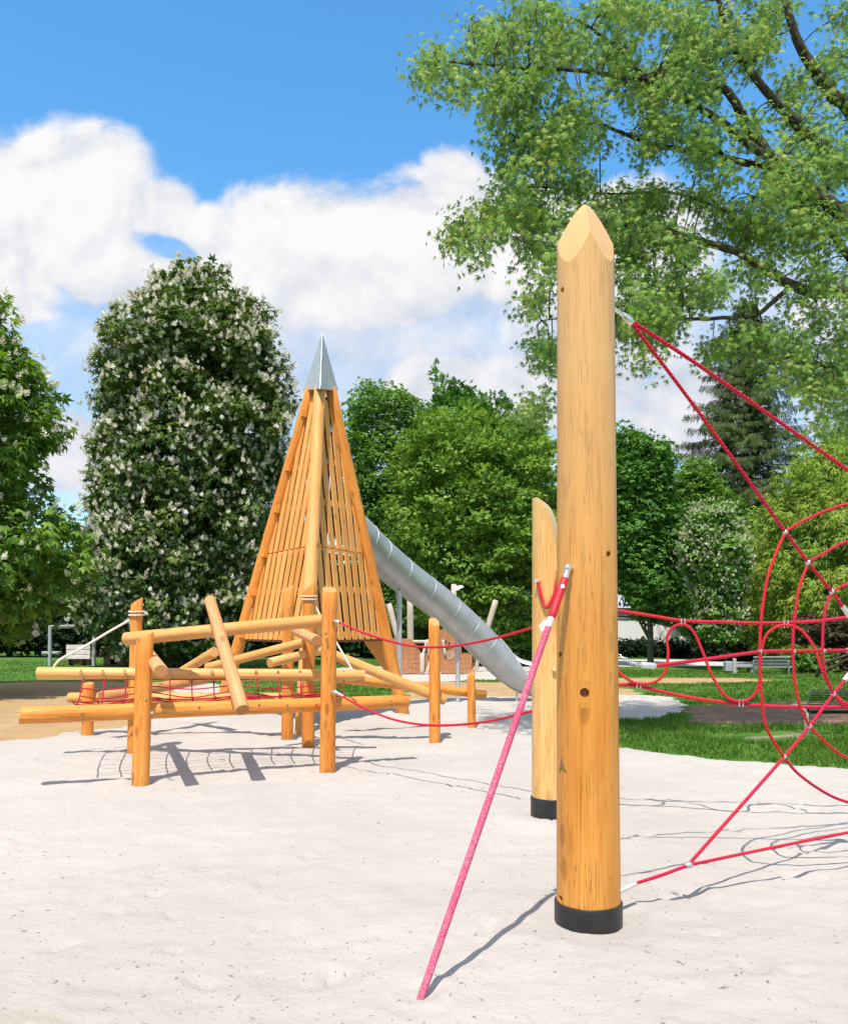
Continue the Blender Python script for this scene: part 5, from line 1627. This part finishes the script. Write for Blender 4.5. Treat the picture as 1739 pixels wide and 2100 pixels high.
    px = B[:, 0] + B[:, 2] * rr * np.cos(th) * 1.05; py = B[:, 1] + B[:, 3] * rr * np.sin(th) * 1.05
    keep = vnoise(px / 44 + 3, py / 36 + 8) > .475 + .12 * (rng.random(n) - .5)      # boughs carry their leaves in bunches with sky between
    px, py = px[keep], py[keep]; n = len(px)
    C = np.zeros((n, 3))
    for i in range(n):
        # depth follows the nearest bough in view, with the crown's own thickness around it
        u = CX + allp[:, 0] / allp[:, 1] * F; v = HY - (allp[:, 2] - EYE) / allp[:, 1] * F
        j = np.argmin((u - px[i]) ** 2 + (v - py[i]) ** 2)
        dep = allp[j, 1] + rng.normal(.10, .75)
        dep = max(9.2, dep)
        C[i] = P(px[i], py[i], dep)
        dist = np.linalg.norm(allp - C[i], axis=1); jj = np.argmin(dist)
        if dist[jj] < .8 and i % 2 == 0:
            s = allp[jj]; m1 = (s + C[i]) / 2 + np.array([0, 0, .16 * dist[jj]]) + rng.normal(0, .04, 3)
            q = spline([s, m1, C[i], C[i] + np.array([rng.normal(0, .06), rng.normal(0, .06), -.18])], 4)
            tube(gb, q, np.linspace(.011, .0025, len(q)), 4, False)
    # drooping leaf sprays
    per = 34
    idx = np.repeat(np.arange(n), rng.integers(per - 10, per + 8, n)); N = len(idx)
    off = rng.normal(0, 1, (N, 3)) * np.array([.115, .13, .10]); off[:, 2] -= .05
    pos = C[idx] + off
    ax = off * np.array([3.0, 3.0, 1.0]) + rng.normal(0, .42, (N, 3)) + np.array([0, 0, -.62])
    nr = np.array([0, -.35, .9]) + rng.normal(0, .5, (N, 3)) + off * 2
    cv = rng.random(n)
    g = Geo(False)
    leaves(g, 'lobed', pos, ax, nr, rng.uniform(.048, .098, N), np.clip(.55 * cv[idx] + .55 * rng.random(N) - .05, 0, 1))
    T.part('crown', g, M['maple']); T.part('trunk', gb, M['bark'])


silver_maple()


# ------------------------------------------------------------------ shrubs, hedge and the far wood
def shrub(name, label, xa, xb, yt, yb, d, n, crad, per, kind, size, mat, seed, depth=1.0, cat='shrub', group=None):
    rng = np.random.default_rng(seed)
    base = P((xa + xb) / 2, HY, d); base[2] = 0
    T = Thing(name, label, cat, base, group)
    xs = rng.uniform(xa, xb, n); ys = yb - (yb - yt) * rng.random(n) ** .8 * (.75 + .35 * vnoise(xs * .05 + seed, np.full(n, 1.7)))
    C = np.array([P(x, y, d) for x, y in zip(xs, ys)]); C[:, 1] += rng.uniform(-depth, depth, n); C[:, 2] = np.maximum(C[:, 2], crad * .4)
    O = np.stack([rng.normal(0, .3, n), -np.ones(n), np.full(n, .5)], -1); O /= np.linalg.norm(O, axis=1, keepdims=True)
    g = Geo(False); clumps_to_leaves(g, C, O, crad * (.6 + .7 * rng.random(n)), per, kind, size, rng)
    T.part('foliage', g, M[mat])
    gb = Geo(False)
    for k in range(9):
        t = C[rng.integers(n)]; b = np.array([t[0] * .6 + base[0] * .4, t[1], -.05]); tube(gb, spline([b, (b + t) / 2 + rng.normal(0, .1, 3), t], 4), np.linspace(.045, .012, 9), 6)
    T.part('stem', gb, M['grey_bark'])
    return T


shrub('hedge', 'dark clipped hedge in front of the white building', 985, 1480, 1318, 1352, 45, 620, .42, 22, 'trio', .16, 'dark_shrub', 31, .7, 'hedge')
shrub('dark_bush', 'dark shady bushes with pale stems below the spruce', 1440, 1640, 1262, 1362, 40, 420, .5, 22, 'trio', .2, 'dark_shrub', 32, 1.2, 'bush')
shrub('russet_bush', 'russet leaved bush at the right edge beside the mesh bench', 1635, 1860, 1265, 1385, 30, 300, .42, 22, 'trio', .15, 'russet', 33, 1.0, 'bush')
shrub('green_bush', 'low green bush just right of the mesh bench', 1625, 1690, 1330, 1378, 29, 60, .32, 24, 'trio', .13, 'linden', 34, .5, 'bush')
shrub('elder_bush', 'pale flowering bush in the shade behind the play ship', 845, 915, 1270, 1345, 38, 130, .4, 22, 'trio', .18, 'linden', 35, .8, 'bush')
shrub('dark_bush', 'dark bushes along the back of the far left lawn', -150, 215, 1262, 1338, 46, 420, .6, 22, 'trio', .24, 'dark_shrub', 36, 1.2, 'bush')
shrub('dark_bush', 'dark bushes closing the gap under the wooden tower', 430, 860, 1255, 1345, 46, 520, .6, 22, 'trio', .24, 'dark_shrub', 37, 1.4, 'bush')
rb = Thing('dead_branch', 'dark bare branch lying low at the right edge behind the web net', 'branch', P(1720, 1370, 26))
gq = Geo(False)
for cp in ([(1672, 1392, 26.4), (1690, 1362, 26.2), (1715, 1352, 26), (1760, 1335, 25.7)], [(1695, 1374, 26.2), (1720, 1362, 26), (1775, 1330, 25.6)], [(1690, 1362, 26.2), (1676, 1352, 26), (1668, 1348, 26)]):
    pts = spline([P(*q) for q in cp], 5); tube(gq, pts, np.linspace(.07, .03, len(pts)), 7)
rb.part('wood', gq, M['bark'])

rng = np.random.default_rng(90)
g = Geo(False)
n = 1500
xs = rng.uniform(-900, 2600, n); top = 1165 + 60 * (vnoise(xs * .012, xs * 0 + 3) - .5) * 2
ys = 1345 - (1345 - top) * rng.random(n)
C = np.array([P(x, y, 60) for x, y in zip(xs, ys)]); C[:, 1] += rng.uniform(-3, 4, n)
O = np.tile(np.array([[0, -.8, .6]]), (n, 1))
clumps_to_leaves(g, C, O, 1.5 * (.7 + .6 * rng.random(n)), 34, 'trio', .55, rng)
o = link('woodland', g.mesh('woodland'), M['field_maple']); o['kind'] = 'stuff'
o['label'] = 'dark wood closing the park behind all the trees'; o['category'] = 'woodland'
